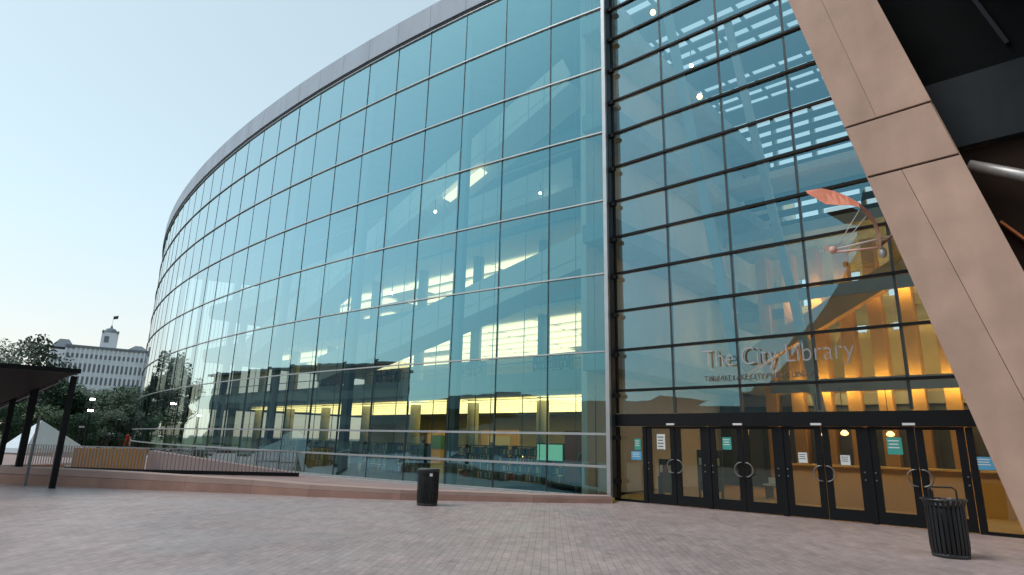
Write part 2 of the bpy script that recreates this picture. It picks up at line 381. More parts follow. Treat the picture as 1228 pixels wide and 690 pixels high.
# floors inside the lens
def arc_slab(i0, i1, o0, o1, z0, z1, name, m):
    mb = MB(); step = 1.0; i = i0
    while i < i1 - 1e-6:
        j = min(i + step, i1); a, b, c, d = arc(j, o0), arc(i, o0), arc(i, o1), arc(j, o1)
        lo, hi = Vector((0, 0, z0)), Vector((0, 0, z1))
        mb.hexa([a + lo, b + lo, c + lo, d + lo, a + hi, b + hi, c + hi, d + hi]); i = j
    return part(mb, name, m)
arc_slab(0.25, 32, 0.3, 26, -0.3, -0.0, 'ground_floor', 'carpet')
SL = [(4.25, 5.0), (9.0, 9.8), (13.6, 14.4), (18.0, 18.7)]
SX0, SX1, SY0, SY1 = -66.0, -13.1, 26.0, 47.0
for n, (a, b) in enumerate(SL):
    mb = MB(); mb.box(((SX0 + SX1) / 2, (SY0 + SY1) / 2, (a + b) / 2), (SX1 - SX0, SY1 - SY0, b - a)); part(mb, 'floor_slab', 'slab')
    mb = MB(); mb.box(((SX0 + SX1) / 2, SY0 - 0.1, b - 0.02), (SX1 - SX0, 0.14, 1.0)); part(mb, 'slab_edge', 'slabgrey')
    mb = MB(); mb.box(((SX0 + SX1) / 2, SY0 - 0.1, b + 1.05), (SX1 - SX0, 0.05, 0.05)); part(mb, 'balcony_rail', 'column')
arc_slab(0.3, 32, 0.6, 26, 20.62, 21.2, 'roof_slab', 'slabgrey')
mb = MB(); mb.box(((SX0 + SX1) / 2, SY1 - 0.1, 10.3), (SX1 - SX0, 0.2, 20.6)); part(mb, 'back_wall', 'warmwall')
for i in range(9):          # interior round columns
    for (z0, z1) in ((0, 4.25), (5.0, 9.0), (9.8, 13.6)):
        mb = MB(); x = -16.5 - 5.6 * i; mb.tube([(x, 27.6, z0), (x, 27.6, z1)], 0.36, 16); part(mb, 'interior_column', 'colwarm', True)
# stairs climbing behind the glass
mb = MB(); a, b = arc(11.5, 1.9, 6.2), arc(0.9, 1.9, 16.2); mb.bar(a, b, 1.5, 0.35); mb.bar(a + Vector((0, -0.75, 0.7)), b + Vector((0, -0.75, 0.7)), 0.05, 1.0); part(mb, 'stair_flight', 'slab')
mb = MB(); a, b = at_y(395, 455, 21.0), at_y(716, 318, 21.0); mb.bar(a, b, 1.8, 0.5); mb.bar(a + Vector((0, -0.9, 0.75)), b + Vector((0, -0.9, 0.75)), 0.06, 1.0); part(mb, 'stair_flight', 'slab')
mb = MB(); a, b = at_y(300, 372, 22.5), at_y(700, 225, 22.5); mb.bar(a, b, 1.8, 0.5); mb.bar(a + Vector((0, -0.9, 0.75)), b + Vector((0, -0.9, 0.75)), 0.06, 1.0); part(mb, 'stair_flight', 'slab')

# ------------------------------------------------------------------ entrance wall
for k, z in enumerate(ZR):
    mb = MB(); h = 0.12
    if k == 0: continue
    mb.box(((X0 + 3.5) if z < 8.5 else (X0 + 5.2) , DW - 0.03, z), (0, 0, 0)) if False else None
    x1 = X0 + 7 * MOD if z < 8.5 else X0 + 5.0 * MOD
    mb.box(((X0 + x1) / 2, DW - 0.04, z), (x1 - X0, 0.08, 0.078)); part(mb, 'transom', 'black')
for i in range(0, 8):
    mb = MB(); z1 = ZR[-1] if i <= 5 else 8.8
    w = 0.13 if i == 0 else 0.065
    mb.box((X0 + i * MOD, DW + (0.045 if i else 0.0), (2.72 + z1) / 2), (w, 0.12, z1 - 2.72)); part(mb, 'mullion', 'black' if i == 0 else 'dark_alum')
mb = MB(); xe = X0 + 7 * MOD
mb.box(((X0 + xe) / 2, DW - 0.02, 2.495), (xe - X0, 0.26, 0.37)); part(mb, 'door_header', 'black')
mb = MB(); mb.box((X0, DW - 0.01, 1.15), (0.13, 0.2, 2.28)); part(mb, 'door_post', 'black')
DZ0, DZ1 = 0.30, 2.23
for i in range(4):
    xc = X0 + (i + 1) * MOD
    for s in (-1, 1):
        xi, xo = xc + s * 0.012, xc + s * 0.966        # meeting stile side, hinge side
        xl, xr = min(xi, xo), max(xi, xo)
        mb = MB(); y = DW - 0.02
        st = 0.155
        mb.box((xl + st / 2, y, 1.16), (st, 0.07, 2.28)); mb.box((xr - st / 2, y, 1.16), (st, 0.07, 2.28))
        mb.box(((xl + xr) / 2, y, 0.16), (xr - xl - 2 * st, 0.069, 0.28)); mb.box(((xl + xr) / 2, y, 2.265), (xr - xl - 2 * st, 0.069, 0.07))
        d = part(mb, 'door', 'black')
        def sub(mb2, name, m, sm=False):
            o = mb2.build(name, m, None, sm); o.parent = d; return o
        g = MB(); g.box(((xl + xr) / 2, y, (DZ0 + DZ1) / 2), (xr - xl - 2 * st - 0.004, 0.012, DZ1 - DZ0 - 0.004)); sub(g, 'door_glass', 'door_glass')
        h = MB(); hx = xi + s * 0.05; hz = 1.13
        h.tube([(hx + s * 0.19 * math.sin(t), y - 0.11 - 0.0 * math.sin(t), hz + 0.19 * math.cos(t)) for t in [R(a) for a in range(0, 181, 15)]], 0.016, 8)
        h.tube([(hx, y - 0.11, hz + 0.19), (hx, y, hz + 0.19)], 0.014, 6); h.tube([(hx, y - 0.11, hz - 0.19), (hx, y, hz - 0.19)], 0.014, 6)
        sub(h, 'handle', 'chrome', True)
        for zb_ in (1.02, 1.2):
            b_ = MB(); b_.tube([(xo - s * 0.05, y - 0.036, zb_), (xo - s * 0.05, y - 0.045, zb_)], 0.02, 8); sub(b_, 'bolt', 'chrome')
    mb = MB(); mb.box((xc - MOD / 2, DW - 0.01, 1.15), (0.13, 0.13, 2.28)); part(mb, 'door_post', 'black')
mb = MB(); mb.box((X0 + 4.5 * MOD + 0.02, DW - 0.01, 1.15), (0.14, 0.13, 2.28)); part(mb, 'door_post', 'black')
for x0_, x1_ in ((X0 + 0.07, X0 + 0.5 * MOD - 0.07), (X0 + 4.5 * MOD + 0.09, X0 + 7 * MOD)):
    mb = MB(); mb.box(((x0_ + x1_) / 2, DW, 1.16), (x1_ - x0_, 0.012, 2.28)); part(mb, 'side_glass', 'door_glass')
    mb = MB(); mb.box(((x0_ + x1_) / 2, DW - 0.02, 0.035), (x1_ - x0_, 0.1, 0.07)); part(mb, 'threshold', 'black')
# small sensor plates above the doors
for i in range(4):
    o = MB(); o.box((X0 + (i + 1) * MOD - 0.08, DW - 0.165, 2.36), (0.26, 0.03, 0.055)); part(o, 'door_sensor', 'paper')

# atrium behind the entrance wall
XE = 9.0
mb = MB(); mb.box((-4.0, 29, -0.15), (26, 22.6, 0.3)); part(mb, 'atrium_floor', 'tan')
BY = 36.0
mb = MB(); mb.box((-3.0, BY + 0.2, 3.9), (30, 0.4, 7.8)); mb.box((-3.0, BY + 0.2, 12.0), (30, 0.38, 1.6))
for k in range(14): mb.box((-17.5 + k * 2.2, BY + 0.2, 9.5), (1.15, 0.4, 3.4))
for k in range(14): mb.box((-17.5 + k * 2.2, BY + 0.2, 17.2), (0.22, 0.4, 8.8))
part(mb, 'atrium_back_wall', 'warmwall')
for k in range(12):
    mb = MB(); mb.box((-3.0, BY - 0.1, 13.1 + k * 0.72), (30, 0.12, 0.40 if k != 5 else 0.9)); part(mb, 'louvre', 'beam')
mb = MB(); mb.box((-2.0, 31.0, 15.2), (22, 2.2, 0.35)); part(mb, 'balcony', 'slab')
mb = MB(); mb.box((-2.5, 30.2, 1.9), (24, 0.3, 3.8)); part(mb, 'shop_front', 'column')
for k in range(9):
    mb = MB(); mb.box((-11.5 + k * 2.3, 30.02, 1.7), (1.5, 0.06, 2.3)); part(mb, 'shop_window', 'pane')
for z in (4.35, 8.45):
    for k in range(12):
        o = MB(); o.box((0, 0, 0), (2.2, 0.12, 0.08)); o = o.build('fill_uplight', 'fill_uplight'); o.location = (-7.6 + (k % 6) * 2.6, BY - 7.0 if k < 6 else BY - 3.0, z)  # fill lights added to brighten the fins and the wall behind
        tag(o, '%s added warm uplight from the left, %s the orange fins at the %s balcony' % (ORD[k % 6], 'before' if k < 6 else 'behind', 'lower' if z < 5 else 'upper'), 'fill_uplight', 'fill lights added along the entrance hall fins')
for k in range(17):     # vertical fins of the atrium wall
    x = -10.0 + k * 1.15
    mb = MB(); mb.box((x, BY - 6.2, 5.4), (0.5, 0.9, 10.8)); part(mb, 'atrium_fin', 'fin')
for z in (3.9, 8.0, 12.1):
    mb = MB(); mb.box((-1.5, BY - 4.2, z), (21, 3.8, 0.5)); part(mb, 'balcony', 'slabgrey')
for z in (4.4, 8.5):
    mb = MB(); mb.box((-1.2, BY - 7.45, z), (17, 0.08, 0.55)); part(mb, 'fill_light_lip', 'slabgrey')  # lip added to hide the fill lights from below
mb = MB(); mb.bar((-11, BY - 7.2, 5.5), (8, BY - 7.2, 15.5), 0.5, 0.9); part(mb, 'sloping_beam', 'fin')
# side wall of the atrium facing the lens: storeys seen end-on
for z in (4.6, 9.4, 14.0, 18.4):
    mb = MB(); mb.box((-11.9, 27, z), (1.4, 18, 0.7)); part(mb, 'balcony', 'slabgrey')
mb = MB(); mb.box((-12.9, 27, 10.3), (0.25, 17, 20.6)); part(mb, 'side_wall', 'slab')
# leaning atrium strut
for (a, b) in (((-10.2, 20.5, 21), (-8.0, 20.5, 4.5)), ((-9.0, 24.5, 21), (-6.6, 24.5, 3.0))):
    mb = MB(); mb.bar(a, b, 0.3, 0.3, (0, 1, 0)); part(mb, 'strut', 'slabgrey')
# skylight: beams along x, with cross rafters
for k in range(19):
    y = 18.3 + k * 0.98
    mb = MB(); mb.box((-3.0, y, 22.3), (27, 0.5 if k % 6 else 1.4, 0.10)); part(mb, 'skylight_beam', 'beam')
for k in range(18):
    mb = MB(); mb.box((-15 + k * 1.45, 27.0, 22.75), (0.16, 18.5, 0.14)); part(mb, 'skylight_rafter', 'beam')

# ------------------------------------------------------------------ leaning stone pillar (plane y = 16.2)
YP = 16.2
def L_edge(z): return -4.17 + (14.19 - z) * (4.17 - 0.90) / (14.19 - 0.22)
def R_edge(z): return -2.04 + (13.06 - z) * (2.04 - 0.17) / (13.06 - 5.44)
def lerp(a, b, t): return a + (b - a) * t
j1l, j1r = at_y(1017, 153, YP), at_y(1112, 123, YP); j2l, j2r = at_y(1043, 212, YP), at_y(1147, 185, YP)
c1a, c1b = at_y(985, 0, YP), at_y(1052, 143, YP); c2a, c2b = at_y(1082, 205, YP), at_y(1228, 480, YP)
def cline(a, b, z): t = (z - a.z) / (b.z - a.z); return a.x + (b.x - a.x) * t
def panel(pts, name='stone_panel', label=None):   # pts ccw in (x,z)
    mb = MB(); n = len(pts); cx = sum(p[0] for p in pts) / n; cz = sum(p[1] for p in pts) / n
    g = 0.026
    q = []
    for x, z in pts:
        dx, dz = cx - x, cz - z; l = math.hypot(dx, dz); q.append((x + dx / l * g * 1.4, z + dz / l * g * 1.4))
    f = [(x, YP, z) for x, z in q]; b = [(x, YP + 0.08, z) for x, z in q]
    base = len(mb.v); mb.v += f + b
    mb.f.append(tuple(range(n))); mb.f.append(tuple(range(2 * n - 1, n - 1, -1)))
    for i in range(n): mb.f.append((i, n + i, n + (i + 1) % n, (i + 1) % n))
    mb.mi = [0] * (n + 2)
    o = part(mb, name, 'stone'); bv = o.modifiers.new('b', 'BEVEL'); bv.width = 0.006; bv.segments = 1; return o
ZT = 25.0
za, zb = (j1l.z, j1r.z), (j2l.z, j2r.z)
zc1 = j1l.z + (j1r.z - j1l.z) * 0.37; zc2 = j2l.z + (j2r.z - j2l.z) * 0.37
panel([(L_edge(za[0]), za[0]), (cline(c1a, c1b, zc1), zc1), (cline(c1a, c1b, ZT), ZT), (L_edge(ZT), ZT)])
panel([(cline(c1a, c1b, zc1), zc1), (R_edge(za[1]), za[1]), (R_edge(ZT), ZT), (cline(c1a, c1b, ZT), ZT)])
panel([(L_edge(zb[0]), zb[0]), (R_edge(zb[1]), zb[1]), (R_edge(za[1]), za[1]), (L_edge(za[0]), za[0])])
panel([(L_edge(0), 0.0), (cline(c2a, c2b, 0), 0.0), (cline(c2a, c2b, zc2), zc2), (L_edge(zb[0]), zb[0])])
panel([(cline(c2a, c2b, 0), 0.0), (R_edge(0), 0.0), (R_edge(zb[1]), zb[1]), (cline(c2a, c2b, zc2), zc2)])
mb = MB(); e = 0.03
mb.hexa([(L_edge(0) + e, YP + 0.05, 0), (R_edge(0) - e, YP + 0.05, 0), (R_edge(0) - e, YP + 1.15, 0), (L_edge(0) + e, YP + 1.15, 0),
         (L_edge(ZT) + e, YP + 0.05, ZT), (R_edge(ZT) - e, YP + 0.05, ZT), (R_edge(ZT) - e, YP + 1.15, ZT), (L_edge(ZT) + e, YP + 1.15, ZT)])
part(mb, 'leaning_pillar', 'joint')
for fn, s in ((L_edge, 1), (R_edge, -1)):
    mb = MB(); a0, a1 = fn(0) + s * 0.0, fn(ZT)
    xs = sorted((a0, a0 + s * 0.028)); xt = sorted((a1, a1 + s * 0.028))
    mb.hexa([(xs[0], YP + 0.085, 0), (xs[1], YP + 0.085, 0), (xs[1], YP + 1.2, 0), (xs[0], YP + 1.2, 0), (xt[0], YP + 0.085, ZT), (xt[1], YP + 0.085, ZT), (xt[1], YP + 1.2, ZT), (xt[0], YP + 1.2, ZT)])
    part(mb, 'pillar_side', 'stone')

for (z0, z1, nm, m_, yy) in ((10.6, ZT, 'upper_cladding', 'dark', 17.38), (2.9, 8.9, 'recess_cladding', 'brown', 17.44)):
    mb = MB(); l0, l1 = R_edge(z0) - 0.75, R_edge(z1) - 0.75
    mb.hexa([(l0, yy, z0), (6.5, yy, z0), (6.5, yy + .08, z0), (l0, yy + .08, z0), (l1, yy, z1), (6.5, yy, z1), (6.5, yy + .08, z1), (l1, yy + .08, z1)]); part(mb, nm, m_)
mb = MB(); mb.bar((-0.42, 17.36, 6.9), (0.12, 17.36, 6.15), 0.05, 0.3, (0, 1, 0)); part(mb, 'copper_panel', 'orange')
for k in range(1, 2):
    mb = MB(); mb.bar((-1.0 + 1.3 * k, 17.3, 11.3), (-1.7 + 1.3 * k, 17.3, 13.6), 0.09, 0.09, (0, 1, 0)); part(mb, 'cladding_brace', 'beam')
# dark overhang, beam, recess to the right of the pillar
mb = MB(); mb.box((3.9, 17.45, 9.85), (12.0, 0.5, 1.85)); part(mb, 'steel_beam', 'beam')
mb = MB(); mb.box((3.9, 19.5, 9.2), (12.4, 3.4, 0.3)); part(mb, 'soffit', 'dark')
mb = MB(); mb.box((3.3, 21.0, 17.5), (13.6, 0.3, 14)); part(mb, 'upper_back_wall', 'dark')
mb = MB(); mb.box((5.5, 14.0, 15.6), (13.0, 13.4, 0.5)); part(mb, 'shading_overhang_roof', 'dark')  # unseen slab, carried forward to shade the doors and right-hand plaza
for k in range(4):
    mb = MB(); mb.bar((-1.8 + 1.6 * k, 20.6, 10.8), (-2.6 + 1.6 * k, 19.6, 15.2), 0.16, 0.16, (0, 1, 0)); part(mb, 'soffit_brace', 'beam')
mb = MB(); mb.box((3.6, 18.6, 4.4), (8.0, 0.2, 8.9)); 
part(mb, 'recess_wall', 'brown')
mb = MB(); mb.box((0.0, 18.35, 6.6), (0.75, 0.1, 1.3)); part(mb, 'copper_panel', 'orange')
mb = MB(); p0, p1 = at_y(1162, 198, 16.9), at_y(1240, 213, 16.9); p1 = p0 + (p1 - p0) * 2.2; mb.tube([p0, p1], [0.12, 0.15], 16); part(mb, 'pipe', 'pipe', True)

# ------------------------------------------------------------------ lettering
def text(body, x0, z0, size, width, name, m, label, ext=0.02, off=-0.011):
    cu = bpy.data.curves.new(name, 'FONT'); cu.body = body; cu.size = size; cu.extrude = ext; cu.offset = off
    t = bpy.data.objects.new('t', cu); COL.objects.link(t); bpy.context.view_layer.update()
    dg = bpy.context.evaluated_depsgraph_get(); me = bpy.data.meshes.new_from_object(t.evaluated_get(dg)); bpy.data.objects.remove(t)
    w = max(v.co.x for v in me.vertices)
    sx = width / w
    for v in me.vertices: v.co = (v.co.x * sx, -v.co.z, v.co.y)
    me.materials.clear(); me.materials.append(M[m])
    o = bpy.data.objects.new(name, me); COL.objects.link(o); o.location = (x0, DW - 0.14, z0); return tag(o, label, 'sign')
a = at_y(843, 440, DW - 0.14); b = at_y(1026, 432, DW - 0.14)
text('The City Library', a.x, (a.z + b.z) / 2 + 0.02, 0.74, b.x - a.x, 'library_sign', 'letter', 'large thin steel letters reading The City Library on the entrance glass')
a = at_y(845, 455, DW - 0.14); b = at_y(1010, 452, DW - 0.14)
text('THE SALT LAKE CITY PUBLIC LIBRARY', a.x, a.z - 0.06, 0.21, (b.x - a.x) * 0.86, 'library_subtitle_sign', 'letterdark', 'small dark capital letters in one line below the big library name', 0.01, 0.0)

# ------------------------------------------------------------------ notices on the doors
def notice(x, y, w, h, m, label, lines=3):
    c = at_y(x, y, DW - 0.05); mb = MB(); mb.box((0, 0, 0), (w, 0.006, h), mi=0)
    for k in range(lines): mb.box((-w * 0.05, -0.004, h * (0.3 - 0.2 * k)), (w * (0.72 - 0.1 * (k % 2)), 0.002, h * 0.07), mi=1)
    o = mb.build('notice', [m, 'ink' if m == 'paper' else 'paper']); o.location = (c.x, DW - 0.064, c.z); return tag(o, label, 'notice', 'notices stuck on the entrance glass')
notice(765, 533, 0.22, 0.34, 'teal', 'teal green poster on the fixed pane left of the doors')
notice(763.5, 546.5, 0.36, 0.26, 'blue', 'bright blue poster on the fixed pane left of the doors')
notice(793, 530, 0.28, 0.46, 'paper', 'white and green upright notice on the first door from the left', 5)
notice(872, 532, 0.26, 0.34, 'teal', 'teal notice high on the third door from the left')
notice(963, 549, 0.22, 0.26, 'paper', 'pale notice at middle height on the fifth door')
notice(1014, 552, 0.22, 0.24, 'paper', 'pale notice at middle height on the sixth door')
notice(1073, 535, 0.32, 0.40, 'teal', 'green notice high on the seventh door from the left')
notice(1181, 556, 0.34, 0.28, 'blue', 'bright blue poster beside the leaning stone pillar')

# ------------------------------------------------------------------ winged sculpture beside the pillar
YS = 16.7
SC = empty('winged_sculpture', at_y(1068, 285, YS), 'flying figure sculpture with a coral curved wing and thin rods by the pillar', 'sculpture')
SO = SC.location.copy()
def sp(x, y, dy=0): return at_y(x, y, YS + dy) - SO
def sbuild(mb, name, m, smooth=True):
    o = mb.build(name, m, None, smooth); o.parent = SC; return o
top = [(966, 229), (985, 226), (1000, 229), (1015, 235), (1030, 243), (1042, 253), (1050, 264), (1056, 280), (1057, 296)]
bot = [(968, 232), (990, 245), (1006, 246), (1020, 246), (1031, 249), (1037, 256), (1046, 267), (1052, 282), (1052, 296)]
def wing(lo, hi, name, m):
    mb = MB()
    for i in range(lo, hi):
        a, b = sp(*top[i], 0.25 * math.sin(i * .5)), sp(*top[i + 1], 0.25 * math.sin((i + 1) * .5)); c, d = sp(*bot[i + 1], -0.05), sp(*bot[i], -0.05)
        e = Vector((0, 0.03, 0)); mb.hexa([d, c, c + e, d + e, a, b, b + e, a + e])
    sbuild(mb, name, m, False)
wing(0, 4, 'wing', 'coralwing'); wing(4, 8, 'wing_root', 'brownwing')
mb = MB(); mb.tube([sp(998, 300), sp(1066, 284)], 0.026); sbuild(mb, 'rod', 'whiterod')
mb = MB(); mb.tube([sp(998, 303), sp(1054, 297)], 0.028); sbuild(mb, 'rod', 'pinkrod')
mb = MB(); mb.tube([sp(1002, 299), sp(1032, 250)], 0.012); sbuild(mb, 'stay_wire', 'whiterod')
mb = MB(); mb.tube([sp(1006, 300), sp(1040, 258)], 0.012); sbuild(mb, 'stay_wire', 'whiterod')
mb = MB(); mb.tube([sp(1056, 294), sp(1068, 284), sp(1074, 279)], [0.05, 0.035, 0.03]); sbuild(mb, 'pillar_bracket', 'brownwing')
mb = MB(); c = sp(999, 300); mb.lathe([(0.001, -.10), (.07, -.08), (.10, 0), (.07, .08), (.001, .10)], c, 14); sbuild(mb, 'counterweight', 'pinkrod')
mb = MB(); c = sp(991, 298); mb.tube([c, c + Vector((0.02, -0.03, 0))], 0.09, 16); sbuild(mb, 'disc', 'whiterod', False)
mb = MB(); c = sp(1059, 303); mb.lathe([(0.001, -.15), (.06, -.11), (.085, 0), (.05, .1), (.001, .15)], c, 14); sbuild(mb, 'figure_head', 'pipe')

# ------------------------------------------------------------------ ground, court, curb
def sheet(name, pts, m, kind='structure'):
    mb = MB(); mb.poly(pts); o = mb.build(name, m); return tag(o, kind=kind)
curb_px = [(735, 604), (640, 603), (560, 601), (480, 600), (370, 596), (300, 592.5), (220, 589.5), (150, 587), (66, 583), (-40, 579)]
cb = [at_z(x, y, 0.0) for x, y in curb_px]
ch = [0.20, 0.22, 0.25, 0.28, 0.34, 0.40, 0.45, 0.50, 0.52, 0.54]
# plaza in front (one sheet), bounded by the curb line
plaza = [(-60, -60, 0), (60, -60, 0), (60, 17.7, 0), (-10.9, 17.7, 0)] + [(p.x, p.y, 0) for p in cb] + [(-60, -2.0, 0)]
sheet('plaza', plaza, 'pave')
def normals(pl):
    out = []
    for i in range(len(pl)):
        d = pl[min(i + 1, len(pl) - 1)] - pl[max(i - 1, 0)]; d.z = 0; d.normalize(); out.append(Vector((d.y, -d.x, 0)))
    return out
nb = normals(cb)     # pointing away from camera?
if nb[4].dot(cb[4]) < 0: nb = [-n for n in nb]
CURB = empty('plaza_curb', cb[3], 'low red sandstone curb edging the plaza below the curved facade', 'curb')
def cbuild(mb, name, m):
    o = mb.build(name, m); o.parent = CURB; o.location = -CURB.location; return o
def curb_run(f0, f1, o0, o1, name, m):
    mb = MB()
    for i in range(len(cb) - 1):
        L = (cb[i + 1] - cb[i]).length; n = max(1, round(L / 2.6))
        for k in range(n):
            t0, t1 = k / n + 0.004 / (L / n), (k + 1) / n - 0.004 / (L / n)
            a, b = cb[i].lerp(cb[i + 1], t0), cb[i].lerp(cb[i + 1], t1); na, nb_ = nb[i].lerp(nb[i + 1], t0), nb[i].lerp(nb[i + 1], t1)
            ha, hb = ch[i] + (ch[i + 1] - ch[i]) * t0, ch[i] + (ch[i + 1] - ch[i]) * t1
            A0, A1, B0, B1 = a + na * o0, a + na * o1, b + nb_ * o0, b + nb_ * o1
            z = lambda p, h, f: Vector((p.x, p.y, h * f))
            mb.hexa([z(B0, hb, f0), z(A0, ha, f0), z(A1, ha, f0), z(B1, hb, f0), z(B0, hb, f1), z(A0, ha, f1), z(A1, ha, f1), z(B1, hb, f1)])
    cbuild(mb, name, m)
curb_run(0.0, 0.58, 0.0, 0.5, 'curb_block', 'curbstone')
curb_run(0.60, 1.0, 0.04, 0.62, 'curb_coping', 'curbtop')
# terrain between curb and facade
sheet('court_strip', [(p.x + n.x * 0.3, p.y + n.y * 0.3, 0.012) for p, n in list(zip(cb, nb))] + [(-60, -2.0, 0.012), (-60, 9, 0.012)] + [(arc(i, -0.3).x, arc(i, -0.3).y, 0.012) for i in range(12, -1, -1)], 'court')
G = -1.2
sheet('ground', [(-2500, -2500, G - 0.15), (2500, -2500, G - 0.15), (2500, 2500, G - 0.15), (-2500, 2500, G - 0.15)], 'far')
sheet('park_lawn', [(-600, -200, -0.08), (-75, -200, -0.08), (-75, 300, -0.08), (-600, 300, -0.08)], 'grass')
sheet('park_path', [(-86, -60, -0.06), (-78, -60, -0.06), (-74.9, 70, -0.06), (-90, 70, -0.06)], 'far')

# fence between curb and facade
fl = [at_z(20, 562, 0.0), at_z(90, 566, 0.0), at_z(174, 569, 0.0), at_z(270, 571, 0.0), at_z(358, 573, 0.0)]
FENCE = empty('guard_fence', fl[2], 'grey steel fence of thin upright bars in front of the curved facade', 'fence')
def fbuild(mb, name, m='railm'):
    o = mb.build(name, m); o.parent = FENCE; o.location = -FENCE.location; return o
mbb = MB(); mt = MB(); mlow = MB()
for i in range(len(fl) - 1):
    L = (fl[i + 1] - fl[i]).length; n = int(L / 0.16)
    mt.bar(fl[i] + Vector((0, 0, 1.08)), fl[i + 1] + Vector((0, 0, 1.08)), 0.05, 0.04); mlow.bar(fl[i] + Vector((0, 0, 0.12)), fl[i + 1] + Vector((0, 0, 0.12)), 0.10, 0.16)
    for k in range(n):
        p = fl[i].lerp(fl[i + 1], k / n); mbb.box((p.x, p.y, 0.63), (0.035, 0.035, 0.86))
fbuild(mt, 'top_rail'); fbuild(mlow, 'bottom_rail', 'black'); o = fbuild(mbb, 'bar'); o['kind'] = 'stuff'; o['label'] = 'thin upright bars of the fence'
# rusty orange wall beyond the fence
a, b = at_z(84, 566, -0.0) * 1.04, at_z(172, 567, 0.0) * 1.06; a.z = b.z = 0
OW = MB(); OW.bar(Vector((a.x, a.y, 0.45)), Vector((b.x, b.y, 0.45)), 0.35, 1.06); o = OW.build('orange_wall', 'rust'); tag(o, 'rusty orange box wall standing behind the grey fence', 'wall')
# pink ramp wall falling to the right
a, b = at_z(174, 566, 0.0) * 1.05, at_z(350, 571.5, 0.0) * 1.02; a.z = b.z = 0
mb = MB(); dn = Vector((-0.2, 0.98, 0)) * 0.4
mb.hexa([a, b, b + dn, a + dn, a + Vector((0, 0, 0.9)), b + Vector((0, 0, 0.12)), b + dn + Vector((0, 0, 0.12)), a + dn + Vector((0, 0, 0.9))])
o = mb.build('ramp_wall', 'court'); tag(o, 'pink stone ramp wall tapering down towards the right behind the fence', 'wall')
# low beige retaining wall far away
a, b = at(0, 533, 62), at(175, 533, 62); mb = MB(); mb.bar(Vector((a.x, a.y, -0.6)), Vector((b.x, b.y, -0.6)), 0.4, 1.5); o = mb.build('retaining_wall', 'curbtop'); tag(o, 'long low beige retaining wall before the park trees', 'wall')

# ------------------------------------------------------------------ litter bins
def make_bin(flared, label):
    root = empty('litter_bin', (0, 0, 0), label, 'litter bin')
    r = 0.29; H = 0.93
    def b(mb, n, m, sm=False): o = mb.build(n, m, None, sm); o.parent = root; return o
    mb = MB(); mb.lathe([(0.001, 0.03), (r * 0.86, 0.03), (r * 0.86, H * 0.88), (r * 0.80, H * 0.88), (r * 0.8, 0.1)], n=28); b(mb, 'liner', 'binm', True)
    mb = MB(); mb.lathe([(0.001, 0.0), (r * 0.95, 0.0), (r * 0.97, 0.05), (r * 0.9, 0.07), (0.001, 0.07)], n=28); b(mb, 'base', 'binrim', True)
    n = 26
    for k in range(n):
        t = 2 * math.pi * k / n; c, s = math.cos(t), math.sin(t); m_ = MB()
        prof = [(r * 0.95, 0.05), (r, 0.18), (r, H * 0.86)] + ([(r * 1.06, H * 0.93), (r * 1.16, H)] if flared else [(r, H * 0.95)])
        for (r0, z0), (r1, z1) in zip(prof[:-1], prof[1:]):
            w = 0.024; th = 0.008
            P = []
            for rr, zz in ((r0, z0), (r1, z1)):
                for q, o_ in ((-w, 0), (w, 0), (w, th), (-w, th)):
                    P.append(((rr - o_) * c - q * s, (rr - o_) * s + q * c, zz))
            m_.hexa(P)
        b(m_, 'slat', 'binm')
    if flared:
        mb = MB(); mb.tube([((r * 1.17) * math.cos(2 * math.pi * k / 28), r * 1.17 * math.sin(2 * math.pi * k / 28), H) for k in range(28)], 0.012, 6, closed=True); b(mb, 'rim', 'binrim')
        mb = MB()
        q = 0.2
        mb.tube([(-q, 0, H - 0.08), (-q, 0, H + 0.16), (-q + 0.05, 0, H + 0.2), (q - 0.05, 0, H + 0.2), (q, 0, H + 0.16), (q, 0, H - 0.08)], 0.014, 8)
        mb.tube([(0.06 - q, 0.08, H - 0.08), (0.06 - q, 0.08, H + 0.14)], 0.014, 8)
        b(mb, 'lid_handle', 'binm')
        mb = MB(); mb.lathe([(0.12, H - 0.06), (r * 0.92, H - 0.09), (r * 0.92, H - 0.11), (0.12, H - 0.10), (0.12, H - 0.06)], n=28); b(mb, 'lid', 'binrim', True)
    else:
        mb = MB(); mb.lathe([(r * 0.9, H * 0.93), (r * 1.05, H * 0.95), (r * 1.06, H + 0.01), (r * 0.95, H + 0.03), (0.14, H + 0.03), (0.13, H - 0.03)], n=28); b(mb, 'lid', 'binrim', True)
        mb = MB(); mb.box((0.1, -r - 0.006, H - 0.13), (0.075, 0.008, 0.075)); mb.box((0.1, -r - 0.0105, H - 0.13), (0.05, 0.002, 0.012)); b(mb, 'sticker', 'paper')
    return root
b1 = make_bin(False, 'black slatted litter bin with a flat lid standing by the curb'); p = at_z(512, 606, 0); b1.location = (p.x, p.y, 0); b1.rotation_euler = (0, 0, 0.75)
b2 = make_bin(True, 'black slatted litter bin with flared rim and wire lid handle near the doors'); p = at_z(1141, 668, 0); b2.location = (p.x, p.y, 0); b2.scale = (1.0, 1.0, 1.0); b2.rotation_euler = (0, 0, 0.2)

